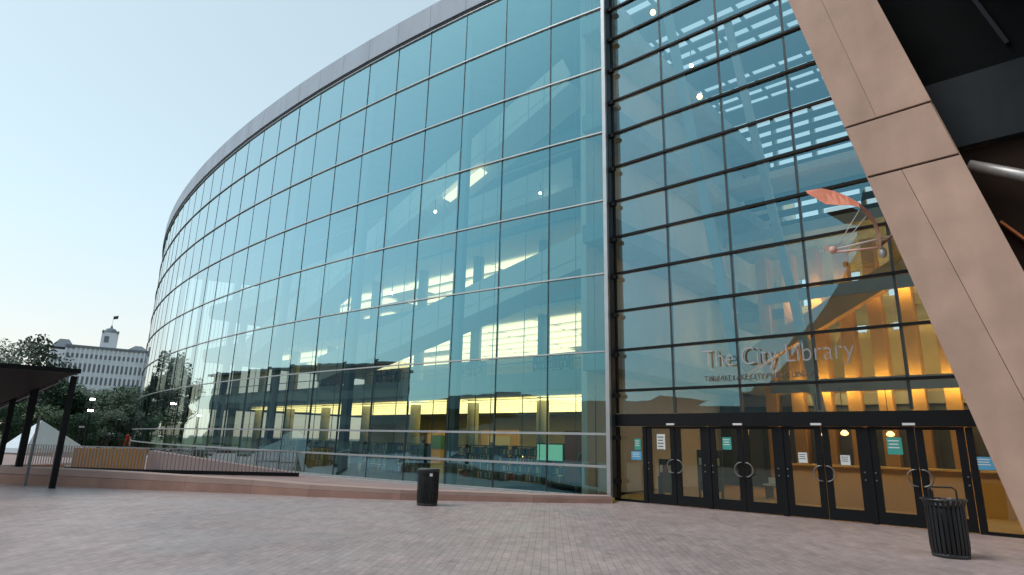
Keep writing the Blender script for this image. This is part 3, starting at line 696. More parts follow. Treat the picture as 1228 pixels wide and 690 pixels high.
# ------------------------------------------------------------------ shelter at the left edge
c0 = at_z(62, 586, 0)
SH = empty('dark_shelter', c0, 'charcoal open shelter roof on dark posts at the edge of the plaza', 'shelter')
def shb(mb, n, m='shelter'):
    o = mb.build(n, m); o.parent = SH; o.location = -SH.location; return o
n1, n2, f1, f2 = at(96, 448, 23.6), at(-60, 436, 21.5), at(72, 455, 28), at(-60, 512, 30)
mb = MB(); e = Vector((0, 0, 0.09)); mb.hexa([n1, n2, f2, f1, n1 + e, n2 + e, f2 + e, f1 + e]); shb(mb, 'roof')
mb = MB(); mb.bar(n1 + Vector((0.05, -0.02, 0.06)), n2 + Vector((0, -0.02, 0.04)), 0.1, 0.14); shb(mb, 'gutter')
mb = MB(); mb.bar(f1 + Vector((0, 0, -0.06)), f2 + Vector((0, 0, -0.06)), 0.12, 0.12); shb(mb, 'edge_rail', 'shelterrim')
for x, y, w in ((62, 586, 0.15), (18, 580, 0.19), (-6, 577, 0.15)):
    g = at_z(x, y, 0); tz = 3.4 if x > 40 else 3.2
    mb = MB(); mb.box((g.x, g.y, tz / 2), (w, w, tz)); shb(mb, 'post')
mb = MB(); g = at_z(30, 583, 0); mb.box((g.x, g.y, 1.1), (0.07, 0.07, 2.2)); shb(mb, 'thin_post', 'shelterrim')

# dark bench wall under the shelter
a, b = at(-40, 560, 27), at(72, 560, 29); mb = MB(); mb.bar(Vector((a.x, a.y, 0.25)), Vector((b.x, b.y, 0.25)), 0.4, 0.55); o = mb.build('low_bench_wall', 'curbstone'); tag(o, 'low brown stone bench wall under the dark shelter', 'wall')

# ------------------------------------------------------------------ tent
tp = at(50, 504, 40); e1, e2 = at(31, 538, 38), at(101, 537.5, 42)
TE = empty('white_tent', (tp.x, tp.y, G), 'white pointed market tent behind the dark shelter posts', 'tent')
ax = (e2 - e1); ax.z = 0; wv = ax.normalized(); dv = Vector((wv.y, -wv.x, 0)); 
if dv.dot(Vector((tp.x, tp.y, 0))) < 0: dv = -dv
c_ = [Vector((e1.x, e1.y, e1.z)), Vector((e1.x, e1.y, e1.z)) + wv * ax.length, 0, 0]
c_[2] = c_[1] + dv * 1.5; c_[3] = c_[0] + dv * 1.5 + wv * 0.5
mb = MB(); mb.poly([c_[0], c_[1], tp]); mb.poly([c_[1], c_[2], tp]); mb.poly([c_[2], c_[3], tp]); mb.poly([c_[3], c_[0], tp])
for k in range(4):
    a, b = c_[k], c_[(k + 1) % 4]; mb.poly([a + Vector((0, 0, -0.22)), b + Vector((0, 0, -0.22)), b, a])
o = mb.build('canopy', 'tent'); o.parent = TE; o.location = -TE.location
for q in c_:
    mb = MB(); mb.box((q.x, q.y, (q.z - 0.1 + G) / 2), (0.07, 0.07, q.z - 0.1 - G)); o = mb.build('leg', 'whiterod'); o.parent = TE; o.location = -TE.location

# ------------------------------------------------------------------ people
def person(loc, rz, label, shirt, trousers, h=1.72, walk=0.12):
    s = h / 1.75
    J = [(0, 0, .95), (0, 0, 1.12), (0, 0, 1.38), (0, 0, 1.50), (0, .015, 1.57), (0, .02, 1.66), (0, .01, 1.74),
         (.10, 0, .90), (.11, walk, .50), (.11, walk - .06, .09), (.11, walk + .10, .04),
         (-.10, 0, .90), (-.11, -walk, .50), (-.11, -walk - .16, .10), (-.11, -walk - .02, .04),
         (.19, 0, 1.42), (.24, -.06, 1.15), (.25, .06, .92), (.25, .09, .83),
         (-.19, 0, 1.42), (-.24, .04, 1.15), (-.25, .14, .93), (-.25, .18, .85)]
    E_ = [(0, 1), (1, 2), (2, 3), (3, 4), (4, 5), (5, 6), (0, 7), (7, 8), (8, 9), (9, 10), (0, 11), (11, 12), (12, 13), (13, 14), (2, 15), (15, 16), (16, 17), (17, 18), (2, 19), (19, 20), (20, 21), (21, 22)]
    rad = [.13, .12, .14, .06, .055, .095, .07, .09, .06, .045, .035, .09, .06, .045, .035, .06, .045, .035, .03, .06, .045, .035, .03]
    me = bpy.data.meshes.new('b'); me.from_pydata([(x * s, y * s, z * s) for x, y, z in J], E_, []); o = bpy.data.objects.new('b', me); COL.objects.link(o)
    o.modifiers.new('s', 'SKIN'); sub = o.modifiers.new('u', 'SUBSURF'); sub.levels = 2
    sv = me.skin_vertices[0].data
    for i, r_ in enumerate(rad): sv[i].radius = (r_ * s, r_ * s * (.8 if i < 3 else 1))
    sv[0].use_root = True
    bpy.context.view_layer.update(); dg = bpy.context.evaluated_depsgraph_get(); m2 = bpy.data.meshes.new_from_object(o.evaluated_get(dg)); bpy.data.objects.remove(o)
    m2.materials.clear()
    for k in ('skin', shirt, trousers, 'hair'): m2.materials.append(M[k])
    for f in m2.polygons:
        z = f.center.z / s; ax_ = abs(f.center.x / s); f.use_smooth = True
        f.material_index = 2 if (z < 0.97 and ax_ < 0.2) else (0 if (z > 1.5 or z < 0.93) else 1)
        if z > 1.70 or (z > 1.6 and f.center.y / s < -0.02): f.material_index = 3
        if z < 0.09: f.material_index = 3
    b = bpy.data.objects.new('person', m2); COL.objects.link(b); b.location = loc; b.rotation_euler = (0, 0, rz)
    return tag(b, label, 'person')
p = at(153, 525, 84); person((p.x, p.y, -0.06), 0.6, 'person in a bright red outfit walking near the end of the glass facade', 'red', 'red', 1.8)
p = at(129.5, 523, 80); person((p.x, p.y, -0.06), 2.0, 'person in dark clothes walking before the park trees', 'navy', 'navy')
def inside(x, y, i_dist, **k):
    g = at(x, y, i_dist); return (g.x, g.y, 0.0)
person(inside(507, 535, 26), 0.3, 'person in dark green top standing behind the glass above the flat bin', 'green_cloth', 'navy', 1.75, 0.02)
person(inside(700, 520, 24.0), 1.2, 'person in khaki top standing behind the glass near the building corner', 'khaki', 'navy', 1.68, 0.04)
person(inside(590, 530, 29), 2.6, 'person in dark clothes standing among the shelves behind the glass', 'navy', 'khaki', 1.7, 0.03)

# ------------------------------------------------------------------ interior furnishing
BK = ['bk1', 'bk2', 'bk3', 'bk4']
def make_shelf():
    root = empty('bookshelf', (0, 0, 0), 'x', 'bookshelf', 'bookshelves inside the ground floor')
    W, D, H = 2.4, 0.5, 1.55
    mb = MB()
    for s in (-1, 1): mb.box((s * W / 2, 0, H / 2), (0.04, D, H))
    for k in range(5): mb.box((0, 0, 0.08 + k * 0.36), (W - 0.05, D - 0.02, 0.03))
    o = mb.build('frame', 'shelf'); o.parent = root
    mb = MB()
    for k in range(4):
        x = -W / 2 + 0.05
        while x < W / 2 - 0.12:
            w = random.uniform(0.03, 0.09); h = random.uniform(0.2, 0.3)
            if random.random() < 0.88: mb.box((x + w / 2, -D / 4, 0.10 + k * 0.36 + h / 2), (w * 0.9, 0.2, h), mi=random.randrange(4))
            x += w
    o = mb.build('book', BK); o.parent = root; o['kind'] = 'stuff'; o['label'] = 'rows of books'
    return root
proto = make_shelf(); first = True
sh_spots = [(1.7, 5.2), (3.0, 5.2), (4.3, 5.2), (6.4, 5.4), (7.7, 5.4), (2.3, 8.6), (3.8, 8.6), (5.3, 8.6), (9.3, 5.4), (10.6, 5.4), (12.4, 5.6), (14.2, 5.6)]
for n, (i, off) in enumerate(sh_spots):
    o = proto if n == 0 else copy_tree(proto)
    a = arc(i, off); o.location = (a.x, a.y, 0.0); o.rotation_euler = (0, 0, arc_rz(i) + random.uniform(-.1, .1))
    o['label'] = 'low dark bookshelf behind the ground floor glass, %s from the corner in the %s row' % (ORD[n if n < 5 else (n - 5 if n < 8 else n - 3)], 'back' if 5 <= n < 8 else 'front')
mb = MB(); a = arc(0.95, 3.2); mb.box((0, 0, 1.25), (2.2, 0.12, 1.9)); o = mb.build('exhibit_board', 'wood'); o.location = (a.x, a.y, 0); o.rotation_euler = (0, 0, arc_rz(1)); tag(o, 'reddish brown display panel behind the glass near the building corner', 'board')
mb = MB(); a = arc(1.9, 3.6); mb.box((0, 0, 1.35), (1.15, 0.06, 0.62)); mb.box((0, 0.08, 1.35), (1.25, 0.06, 0.72), mi=1); mb.box((0, 0.1, 0.5), (0.12, 0.12, 1.0), mi=1); o = mb.build('information_screen', ['screen', 'shelf']); o.location = (a.x, a.y, 0); o.rotation_euler = (0, 0, arc_rz(2)); tag(o, 'glowing green information screen behind the ground floor glass', 'screen')
for n_, (x, y, w_) in enumerate(((-16.5, 31.5, 3.2), (-22.5, 33.0, 2.6), (-28.5, 31.0, 3.4), (-36.0, 32.5, 3.0))):
    mb = MB(); mb.box((0, 0, 1.25), (w_, 0.12, 2.5)); mb.box((0, -0.08, 1.6), (w_ * .6, 0.04, 1.0), mi=1); o = mb.build('room_divider', ['fin', ('bk3', 'red', 'bk3', 'bk4')[n_]]); o.location = (x, y, 0)
    tag(o, ('orange partition nearest the corner inside the ground floor', 'orange partition with a red board inside the ground floor', 'wide orange partition in the middle of the ground floor', 'orange partition with a green board, farthest from the corner')[n_], 'room divider')
for n_, (x, y) in enumerate(((-17.2, 24.6), (-20.4, 23.8), (-24.6, 24.4), (-30.0, 23.6))):
    root = empty('reading_table', (x, y, 0), 'dark reading table with an orange lamp behind the ground floor glass, ' + ('nearest the corner', 'second from the corner', 'third from the corner', 'farthest from the corner')[n_], 'table', 'reading tables inside the ground floor')
    mb = MB(); mb.box((0, 0, .74), (1.8, .9, .05)); o = mb.build('table_top', 'wood'); o.parent = root
    for sx in (-.8, .8):
        for sy in (-.38, .38): mb = MB(); mb.box((sx, sy, .36), (.06, .06, .71)); o = mb.build('leg', 'shelf'); o.parent = root
    mb = MB(); mb.tube([(0.1, 0, .76), (.1, 0, 1.15)], .015, 6); mb.lathe([(.16, 1.1), (.08, 1.28), (.001, 1.29)], (.1, 0, 0), 12); o = mb.build('reading_lamp', 'bulb'); o.parent = root
# reception counter in the atrium
mb = MB(); mb.box((0, 0, 0.6), (8.5, 0.9, 1.2), mi=0); mb.box((0, -0.05, 1.23), (8.7, 1.1, 0.05), mi=1); o = mb.build('reception_counter', ['fin', 'tan']); o.location = (-3.2, 22.5, 0); tag(o, 'long tan reception counter seen through the entrance doors', 'counter')

CL = [(-9.4, 21.0, 'dark free-standing directory board inside the leftmost doors', 'directory_board', (0.9, 0.12, 1.7)), (-7.6, 23.5, 'pale low display table inside the second pair of doors', 'display_table', (1.6, 0.8, 0.85)), (-10.3, 19.6, 'narrow brochure stand behind the fixed pane by the corner', 'brochure_stand', (0.5, 0.4, 1.35))]
for x, y, lb, nm, (w_, d_, h_) in CL:
    root = empty(nm, (x, y, 0), lb, nm.replace('_', ' '))
    mb = MB(); mb.box((0, 0, h_ * .55), (w_, d_ * .4, h_ * .8) if h_ > 1 else (w_, d_, 0.06)); o = mb.build('board' if h_ > 1 else 'table_top', 'shelf' if h_ > 1 else 'slab'); o.parent = root
    for sx in (-1, 1): mb = MB(); mb.box((sx * w_ * .45, 0, h_ * .27), (0.05, d_ * .9, h_ * .54)); o = mb.build('leg', 'shelf'); o.parent = root
    for k in range(3): mb = MB(); mb.box((-w_ * .3 + k * w_ * .3, -d_ * .2 - .02, h_ * .72 if h_ > 1 else h_ * .55 + .13), (w_ * .22, 0.03, .24)); o = mb.build('leaflet', ('paper', 'bk1', 'bk3')[k]); o.parent = root
person((-8.7, 22.2, 0), 2.9, 'person in dark clothes standing inside the leftmost doors', 'navy', 'navy', 1.74, 0.03)
for n_, x in enumerate((-5.2, -4.1, -6.4)):
    root = empty('pendant_lamp', (x, 21.6 + n_ * .8, 2.25), ('small orange pendant lamp glowing inside the fifth door', 'small orange pendant lamp glowing inside the sixth door', 'small orange pendant lamp glowing inside the fourth door')[n_], 'lamp', 'pendant lamps inside the entrance doors')
    mb = MB(); mb.lathe([(0.001, -.09), (.1, -.06), (.12, 0), (.05, .08), (0.001, .09)], n=12); o = mb.build('lamp_shade', 'bulb', None, True); o.parent = root
    mb = MB(); mb.tube([(0, 0, .09), (0, 0, 1.4)], .01, 6); o = mb.build('cord', 'black'); o.parent = root
# linear lights
def strip_proto():
    mb = MB(); mb.box((0, 0, 0), (4.4, 1.05, 0.06)); return mb.build('strip_light', 'strip')
sp0 = strip_proto(); sp0['label'] = 'x'; n = 0
for lv, (zc, _) in enumerate(SL[:3]):
    for yy in [(27.4, 28.6, 29.6)[lv] + 2.0 * q for q in range((6, 6, 4)[lv])]:
        for k in range((9, 9, 8)[lv]):
            if k and random.random() < (0.03, 0.06, 0.25)[lv]: continue
            o = sp0 if n == 0 else sp0.copy()
            n += 1
            if n > 1: COL.objects.link(o)
            if lv == 0: 
                if k == 0 and yy < 27.5: o.data = o.data.copy(); o.data.materials.clear(); o.data.materials.append(M['stripy']); low = o.data
                o.data = low
            elif lv == 1 and k == 0 and yy < 28.7: up_ = o.data.copy(); up_.materials.clear(); up_.materials.append(M['strip']); o.data = up_
            else: o.data = up_
            o.location = (-16.2 - 4.7 * k, yy, zc - 0.16)
            tag(o, '%s ceiling light, %s from the corner in the %s row from the glass' % (('yellow ground floor', 'cream second floor', 'cream third floor')[lv], ORD[k], ORD[int(round((yy - (27.4, 28.6, 29.6)[lv]) / 2.0))]), 'ceiling light', 'strip lights inside the curved wing on floor %s' % ('one', 'two', 'three')[lv])
for k in range(4):
    o = MB(); o.box((0, 0, 0), (1.9, 0.12, 0.06)); o = o.build('strip_light', 'amber'); o.location = (-6.6 + 2.3 * k, 20.6, 2.64)  # added fill strips, tucked behind the door header to light the counter
    tag(o, '%s added amber fill strip from the left, lighting the tan counter inside the doors' % ORD[k], 'ceiling light', 'fill strips added for the entrance counter')
o = MB(); a, b = arc(4.1, 1.9, 12.7), arc(3.1, 1.9, 13.65); o.bar(a, b, 0.5, 0.06); o = o.build('strip_light', 'strip'); tag(o, 'sloping glowing strip added to brighten part of the upper stair flight', 'ceiling light')  # glowing strip added for the bright stretch of the stair
# bookshelves upstairs show as dark silhouettes
for n_, (i, off) in enumerate(((1.6, 5.0), (2.9, 5.0), (5.2, 5.2), (8.1, 5.2), (10.6, 5.4))):
    o = copy_tree(proto); o.location = (-12.5 - i * 2.9, 27.0, 5.0); o['group'] = 'bookshelves on the upper floor'
    o['label'] = 'dark bookshelf on the first upper floor behind the glass, %s from the corner' % ORD[n_]
# globe lamps in the atrium
def lamp(x, y, Y, r, mk, label, grp='lamps in the entrance hall'):
    c = at_y(x, y, Y); root = empty('globe_lamp', c, label, 'lamp', grp)
    mb = MB(); mb.lathe([(0.001, -r), (r * .7, -r * .7), (r, 0), (r * .7, r * .7), (0.001, r)], n=14); o = mb.build('globe', mk, None, True); o.parent = root
    mb = MB(); mb.tube([(0, 0, r), (0, 0, r + 0.8)], 0.02, 6); o = mb.build('stem', 'dark_alum'); o.parent = root
lamp(783, 15, 21, .13, 'bulb', 'orange glowing lamp high in the entrance hall, topmost')
lamp(839, 116, 21, .12, 'bulb', 'orange glowing lamp in the entrance hall, lower one')
lamp(829, 79, 22, .08, 'whitelamp', 'small white lamp between the two orange lamps in the entrance hall')
for (x, y) in ((522, 254), (648, 232), (470, 352)):
    i = {522: 4.6, 648: 2.2, 470: 6}[x]; c = at_z(x, y, 9.4 if y > 300 else 13.2); c = at(x, y, 27)
    root = empty('globe_lamp', c, {522: 'bright white lamp high behind the fourth facade bay', 648: 'bright white lamp behind the second facade bay from the corner', 470: 'small white lamp at second floor behind the glass'}[x], 'lamp', 'white lamps behind the curved glass')
    mb = MB(); r = .06; mb.lathe([(0.001, -r), (r * .7, -r * .7), (r, 0), (r * .7, r * .7), (0.001, r)], n=14); o = mb.build('globe', 'whitelamp', None, True); o.parent = root
    mb = MB(); mb.tube([(0, 0, r), (0, 0, r + 0.5)], 0.02, 6); o = mb.build('stem', 'dark_alum'); o.parent = root

# ------------------------------------------------------------------ street lamps by the trees
def street_lamp(x, y, d, label, lit=True, arm=0.5):
    c = at(x, y, d); root = empty('street_lamp', (c.x, c.y, -0.08), label, 'street lamp', 'lamps before the park trees'); H = c.z + 0.08
    def b(mb, n, m): o = mb.build(n, m); o.parent = root
    mb = MB(); mb.tube([(0, 0, 0), (0, 0, H + 0.1)], [0.09, 0.06], 8); b(mb, 'pole', 'shelter')
    mb = MB(); mb.box((0, 0, H + 0.09), (0.42, 0.28, 0.06)); b(mb, 'hood', 'shelter')
    mb = MB(); mb.box((0, 0, H), (0.30, 0.22, 0.11)); b(mb, 'lamp_lens', 'whitelamp' if lit else 'pipe')
    root.rotation_euler = (0, 0, 1.3)
street_lamp(111, 479, 60, 'upper brightly lit street lamp before the dark park trees')
street_lamp(108.5, 492.5, 52, 'lower brightly lit street lamp before the dark park trees')
street_lamp(143, 503, 75, 'unlit pale street lamp near the person in red', False)
street_lamp(98, 512, 50, 'unlit pale street lamp beside the white tent', False)

# ------------------------------------------------------------------ trees
def crown_mesh(name, rad, hgt, n, leaf, seed, mk, gap=0.0):
    rnd = random.Random(seed); mb = MB(); blobs = []
    for _ in range(16):
        t = rnd.uniform(0, 2 * math.pi); rr = rad * rnd.uniform(0.1, 0.72); zz = hgt * rnd.uniform(0.12, 0.88)
        blobs.append((rr * math.cos(t), rr * math.sin(t), zz, rad * rnd.uniform(0.22, 0.45)))
    for _ in range(n):
        bx, by, bz, br = rnd.choice(blobs)
        u = Vector((rnd.gauss(0, 1), rnd.gauss(0, 1), rnd.gauss(0, 1))).normalized() * br * (rnd.random() ** 0.4) * rnd.uniform(0.9, 1.15)
        c = Vector((bx, by, bz)) + Vector((u.x, u.y, u.z * 0.8))
        a = Vector((rnd.gauss(0, 1), rnd.gauss(0, 1), rnd.gauss(0, 1))).normalized(); b = a.orthogonal().normalized(); l = leaf * rnd.uniform(0.6, 1.3)
        mb.poly([c - a * l, c - b * l * .55, c + a * l, c + b * l * .55])
    me = bpy.data.meshes.new(name); me.from_pydata(mb.v, [], mb.f); me.materials.append(M[mk]); return me
def trunk_mesh(name, th, H, rad, seed):
    rnd = random.Random(seed); mb = MB(); mb.tube([(0, 0, -0.3), (0.05, 0, th * .5), (0, 0.05, th), (0.1, 0, H * .75)], [rad * 0.07 + .12, rad * .055 + .08, rad * .04 + .06, .05], 8)
    for _ in range(7):
        t = rnd.uniform(0, 6.28); z0 = rnd.uniform(th * .7, H * .55); r1 = rad * rnd.uniform(.4, .75)
        mb.tube([(0, 0, z0), (r1 * .5 * math.cos(t), r1 * .5 * math.sin(t), z0 + H * .12), (r1 * math.cos(t), r1 * math.sin(t), z0 + H * rnd.uniform(.15, .35))], [.12, .08, .03], 6)
    me = bpy.data.meshes.new(name); me.from_pydata(mb.v, [], mb.f); me.materials.append(M['bark']); return me
PROT = []
for k, (mk, n, lf) in enumerate((('leafd', 5200, .19), ('leafm', 4600, .19), ('leafd', 4800, .22), ('leafg', 4200, .16))):
    PROT.append((crown_mesh('crown', 4.2, 6.4, n, lf, 11 + k, mk), trunk_mesh('trunk', 2.4, 8, 4.2, 31 + k)))
def tree(x, y, d, k, label, wid=1.0, g0=-0.08, xy=None, H=None):
    if xy is None:
        c = at(x, y, d); X, Y, Ht = c.x, c.y, c.z - g0
    else: X, Y = xy; Ht = H
    root = empty('leafy_tree', (X, Y, g0), label, 'tree', 'trees in the park beyond the plaza', random.uniform(0, 6)); s = Ht / (8.6 if k == 3 else (9.0 if d > 96 else 9.9))
    for me, nm, z in ((PROT[k][0], 'crown', 2.1), (PROT[k][1], 'trunk', 0)):
        o = bpy.data.objects.new(nm, me); COL.objects.link(o); o.parent = root; o.location = (0, 0, z)
    root.scale = (s * wid, s * wid, s)
T = [(-25, 402, 92, 3, 1.0, 'tall thin-leaved tree cut by the left edge above the shelter'), (14, 408, 86, 3, 0.95, 'tall airy tree with sky showing through above the shelter roof'),
     (36, 404, 95, 3, 0.9, 'tall grey green tree just left of the pale hotel'), (52, 446, 110, 0, 1.0, 'dark tree below the left end of the pale hotel'),
     (84, 462, 100, 2, 1.1, 'dark round tree below the pale hotel facade'), (112, 463, 104, 0, 1.15, 'dark tree directly below the hotel tower'),
     (138, 465, 98, 2, 1.1, 'dark tree below the right half of the hotel'), (163, 460, 105, 0, 1.1, 'dark tree beside the end of the glass facade'),
     (186, 462, 118, 2, 1.2, 'dark tree half hidden by the glass facade'), (70, 472, 78, 1, 1.1, 'mid green low tree above the white tent'),
     (30, 468, 76, 1, 1.2, 'mid green low tree behind the shelter posts'), (100, 488, 74, 2, 1.2, 'low dark tree behind the lit street lamps'), (128, 484, 82, 0, 1.3, 'low dark tree behind the person in dark clothes'),
     (154, 480, 88, 2, 1.2, 'low dark tree behind the person in red'), (0, 478, 74, 0, 1.3, 'low dark tree at the left edge under the shelter roof'), (-30, 450, 90, 0, 1.2, 'dark tree at the left edge beyond the shelter')]
for x, y, d, k, w, lb in T: tree(x, y, d, k, lb, w)
# bushes
bme = crown_mesh('bush_foliage', 1.6, 1.1, 1500, .10, 77, 'leafm')
for n, (x, d, lb) in enumerate(((60, 98, 'round green bush behind the white tent'), (104, 99, 'green bush behind the retaining wall left of the person in dark'), (138, 102, 'green bush next to the unlit pale street lamp'), (25, 97, 'green bush behind the shelter posts'), (80, 100, 'wide green bush between tent and street lamps'))):
    c = at(x, 524, d); o = bpy.data.objects.new('bush', bme); COL.objects.link(o); o.location = (c.x, c.y, -0.2); o.scale = (1.5, 1.5, 1.3); tag(o, lb, 'bush', 'bushes along the park edge')
# trees seen only mirrored in the facade
DM = [crown_mesh('crown', 4.2, 6.8, 13000, .12, 90 + k, 'leafd') for k in range(2)]
for n, (X, Y, H) in enumerate(((-120, 36, 9.6), (-116, 27, 9.2), (-118, 16, 12.5), (-117, 8, 15.5), (-119, 1, 12))):
    root = empty('leafy_tree', (X, Y, -0.08), ('broad dark tree', 'dark round tree', 'tallest dark tree', 'dark full tree', 'small dark tree')[n] + ' mirrored in the far end of the curved glass', 'tree', 'trees across the street', n * 1.3); q = H / 8.6
    for me, nm, z in ((DM[n % 2], 'crown', 1.6), (PROT[0][1], 'trunk', 0)):
        o = bpy.data.objects.new(nm, me); COL.objects.link(o); o.parent = root; o.location = (0, 0, z)
    root.scale = (q * 1.1, q * 1.1, q)

# ------------------------------------------------------------------ pale hotel on the skyline
HD = 300.0
hl, hr = at(57, 450, HD), at(180, 455, HD); ux = Vector((hr.x - hl.x, hr.y - hl.y, 0)); HW = ux.length; ux.normalize()
nrm = Vector((ux.y, -ux.x, 0))
if nrm.dot(Vector((hl.x, hl.y, 0))) > 0: nrm = -nrm       # towards camera
HO = empty('grand_hotel', (hl.x, hl.y, G), 'pale grand hotel with rows of windows, central clock tower and flag on the skyline', 'hotel')
rzh = math.atan2(ux.y, ux.x)
HO.rotation_euler = (0, 0, rzh)
ztop = at(115, 414, HD).z - G
def hb(mb, n, m, lab=None):
    o = mb.build(n, m); o.parent = HO
    if lab: o['label'] = lab
    return o
ys = -1 if Matrix.Rotation(rzh, 3, 'Z') @ Vector((0, -1, 0)) @ nrm > 0 else 1
def hbox(x0, x1, y0, y1, z0, z1): mb = MB(); mb.box(((x0 + x1) / 2, -ys * 0 + ((y0 + y1) / 2) * -ys, (z0 + z1) / 2), (x1 - x0, abs(y1 - y0), z1 - z0)); return mb
eave = ztop - 1.6
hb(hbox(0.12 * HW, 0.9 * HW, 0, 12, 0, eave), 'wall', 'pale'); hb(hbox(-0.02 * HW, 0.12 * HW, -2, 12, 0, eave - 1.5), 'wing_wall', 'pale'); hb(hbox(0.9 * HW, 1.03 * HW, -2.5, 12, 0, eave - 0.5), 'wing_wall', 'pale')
hb(hbox(0.11 * HW, 0.91 * HW, -0.8, 12, eave, eave + 0.9), 'cornice', 'slate')
mb = MB()
def hip(x0, x1, z0, z1, inset):
    P = [(x0, 0.8 * ys * 1, z0), (x1, .8 * ys, z0), (x1, -12 * ys, z0), (x0, -12 * ys, z0), (x0 + inset, -3 * ys, z1), (x1 - inset, -3 * ys, z1), (x1 - inset, -9 * ys, z1), (x0 + inset, -9 * ys, z1)]
    mb.hexa(P)
hip(-0.03 * HW, 0.2 * HW, eave - 0.4, eave + 3.2, 2.5); hip(0.72 * HW, 0.93 * HW, eave + 0.9, eave + 3.0, 2.5); hip(0.9 * HW, 1.04 * HW, eave - 0.5, eave + 1.0, 1.5)
hb(mb, 'roof', 'slate')
for k in range(7):   # giant pilasters
    pass
NB = 17
for k in range(NB + 1):
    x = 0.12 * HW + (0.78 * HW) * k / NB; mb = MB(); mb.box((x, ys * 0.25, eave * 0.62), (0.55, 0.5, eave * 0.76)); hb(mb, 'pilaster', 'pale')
for r_, (zf, hh) in enumerate(((0.91, 1.7), (0.78, 3.3), (0.64, 3.0), (0.51, 2.2))):
    for k in range(NB):
        x = 0.12 * HW + 0.78 * HW * (k + .5) / NB; mb = MB(); mb.box((x, ys * 0.06, eave * zf), (0.72, 0.1, hh)); hb(mb, 'window', 'pane')
for k in range(3):
    for zf in (0.85, 0.7, 0.55):
        mb = MB(); mb.box((0.92 * HW + k * 1.3 + .4, ys * 2.55, eave * zf), (0.7, 0.1, 1.9)); hb(mb, 'window', 'pane')
        mb = MB(); mb.box((0.005 * HW + k * 1.3 + .2, ys * 2.06, eave * zf), (0.7, 0.1, 1.9)); hb(mb, 'window', 'pane')
tl, tr_ = 0.43 * HW, 0.60 * HW; tz = at(112, 397, HD).z - G
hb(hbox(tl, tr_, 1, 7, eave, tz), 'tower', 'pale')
mb = MB(); cx_ = (tl + tr_) / 2
mb.lathe([((tr_ - tl) * .46, tz), ((tr_ - tl) * .40, tz + 1.0), ((tr_ - tl) * .28, tz + 1.9), ((tr_ - tl) * .1, tz + 2.3), (0.15, tz + 3.6)], (cx_, -4 * ys, 0), 12); hb(mb, 'tower_dome', 'slate')
mb = MB(); mb.box((tl + 1.9, ys * -0.95, (eave + tz) / 2 + 0.8), (1.6, 0.15, 2.6)); hb(mb, 'tower_window', 'pane')
for x in (tl + .3, tr_ - .3): mb = MB(); mb.box((x, ys * -0.7, tz + .3), (0.7, 0.7, 1.0)); hb(mb, 'pinnacle', 'slate')
zf = at(116, 377, HD).z - G; mb = MB(); mb.tube([(cx_, -4 * ys, tz + 3), (cx_, -4 * ys, zf + 1)], 0.07, 6); hb(mb, 'flagpole', 'pale')
mb = MB(); mb.hexa([(cx_, -4 * ys, zf - .9), (cx_ + 1.7, -4 * ys - .4, zf - .5), (cx_ + 1.7, -4 * ys - .3, zf - .5), (cx_, -4 * ys + .1, zf - .9), (cx_, -4 * ys, zf + .4), (cx_ + 1.7, -4 * ys - .4, zf + .9), (cx_ + 1.7, -4 * ys - .3, zf + .9), (cx_, -4 * ys + .1, zf + .4)]); hb(mb, 'flag', 'navy')

# ------------------------------------------------------------------ crescent wall across the plaza (mirrored in the glass)
prof = [(-57, 5.2), (-50, 6.6), (-40, 7.3), (-33, 7.0), (-27, 6.2), (-22.5, 6.2), (-19.8, 9.3), (-15.3, 14.4), (-11.6, 20.2), (-10.0, 27), (60, 33)]
CWO = empty('crescent_building', (-20, -26, 0), 'grey concrete crescent wall across the plaza, seen mirrored in the facades', 'building')
mb = MB()
for (xa, za_), (xb, zb_) in zip(prof[:-1], prof[1:]):
    mb.hexa([(xa, -25, 0), (xa, -29, 0), (xb, -29, 0), (xb, -25, 0), (xa, -25, za_), (xa, -29, za_), (xb, -29, zb_), (xb, -25, zb_)])
o = mb.build('wall', 'crescent'); o.parent = CWO; o.location = -CWO.location
for k in range(8):
    x = -4 + k * 5.2
    for z in (2.2, 5.6) + ((9.5, 13.5, 17.5, 21.5) if x > -8 else ()):
        mb = MB(); mb.box((x, -24.95, z), (3.6, 0.12, 2.2)); o = mb.build('window', 'pane'); o.parent = CWO; o.location = -CWO.location

OB = empty('low_plaza_building', (-80, -18, 0), 'low flat-roofed plaza building with dark windows, seen mirrored in the curved glass', 'building')
a, b = Vector((-57, -25, 0)), Vector((-110, -4.6, 0)); d_ = (b - a).normalized(); back = Vector((-d_.y, d_.x, 0)); back = back if back.y < 0 else -back
mb = MB(); mb.hexa([a, b, b + back * 9, a + back * 9] + [q + Vector((0, 0, 11.2)) for q in (a, b, b + back * 9, a + back * 9)]); o = mb.build('wall', 'crescent'); o.parent = OB; o.location = -OB.location
mb = MB(); mb.bar(a - d_ * .5 + back * 4 + Vector((0, 0, 11.4)), b + d_ * .5 + back * 4 + Vector((0, 0, 11.4)), 10, 0.35); o = mb.build('roof', 'slate'); o.parent = OB; o.location = -OB.location
for k in range(13):
    for z in (2.2, 5.6, 9.0):
        c = a + d_ * (2.4 + k * 4.2) - back * 0.04; mb = MB(); mb.box((c.x, c.y, z), (3.2, 0.12, 2.2), math.atan2(d_.y, d_.x)); o = mb.build('window', 'pane'); o.parent = OB; o.location = -OB.location

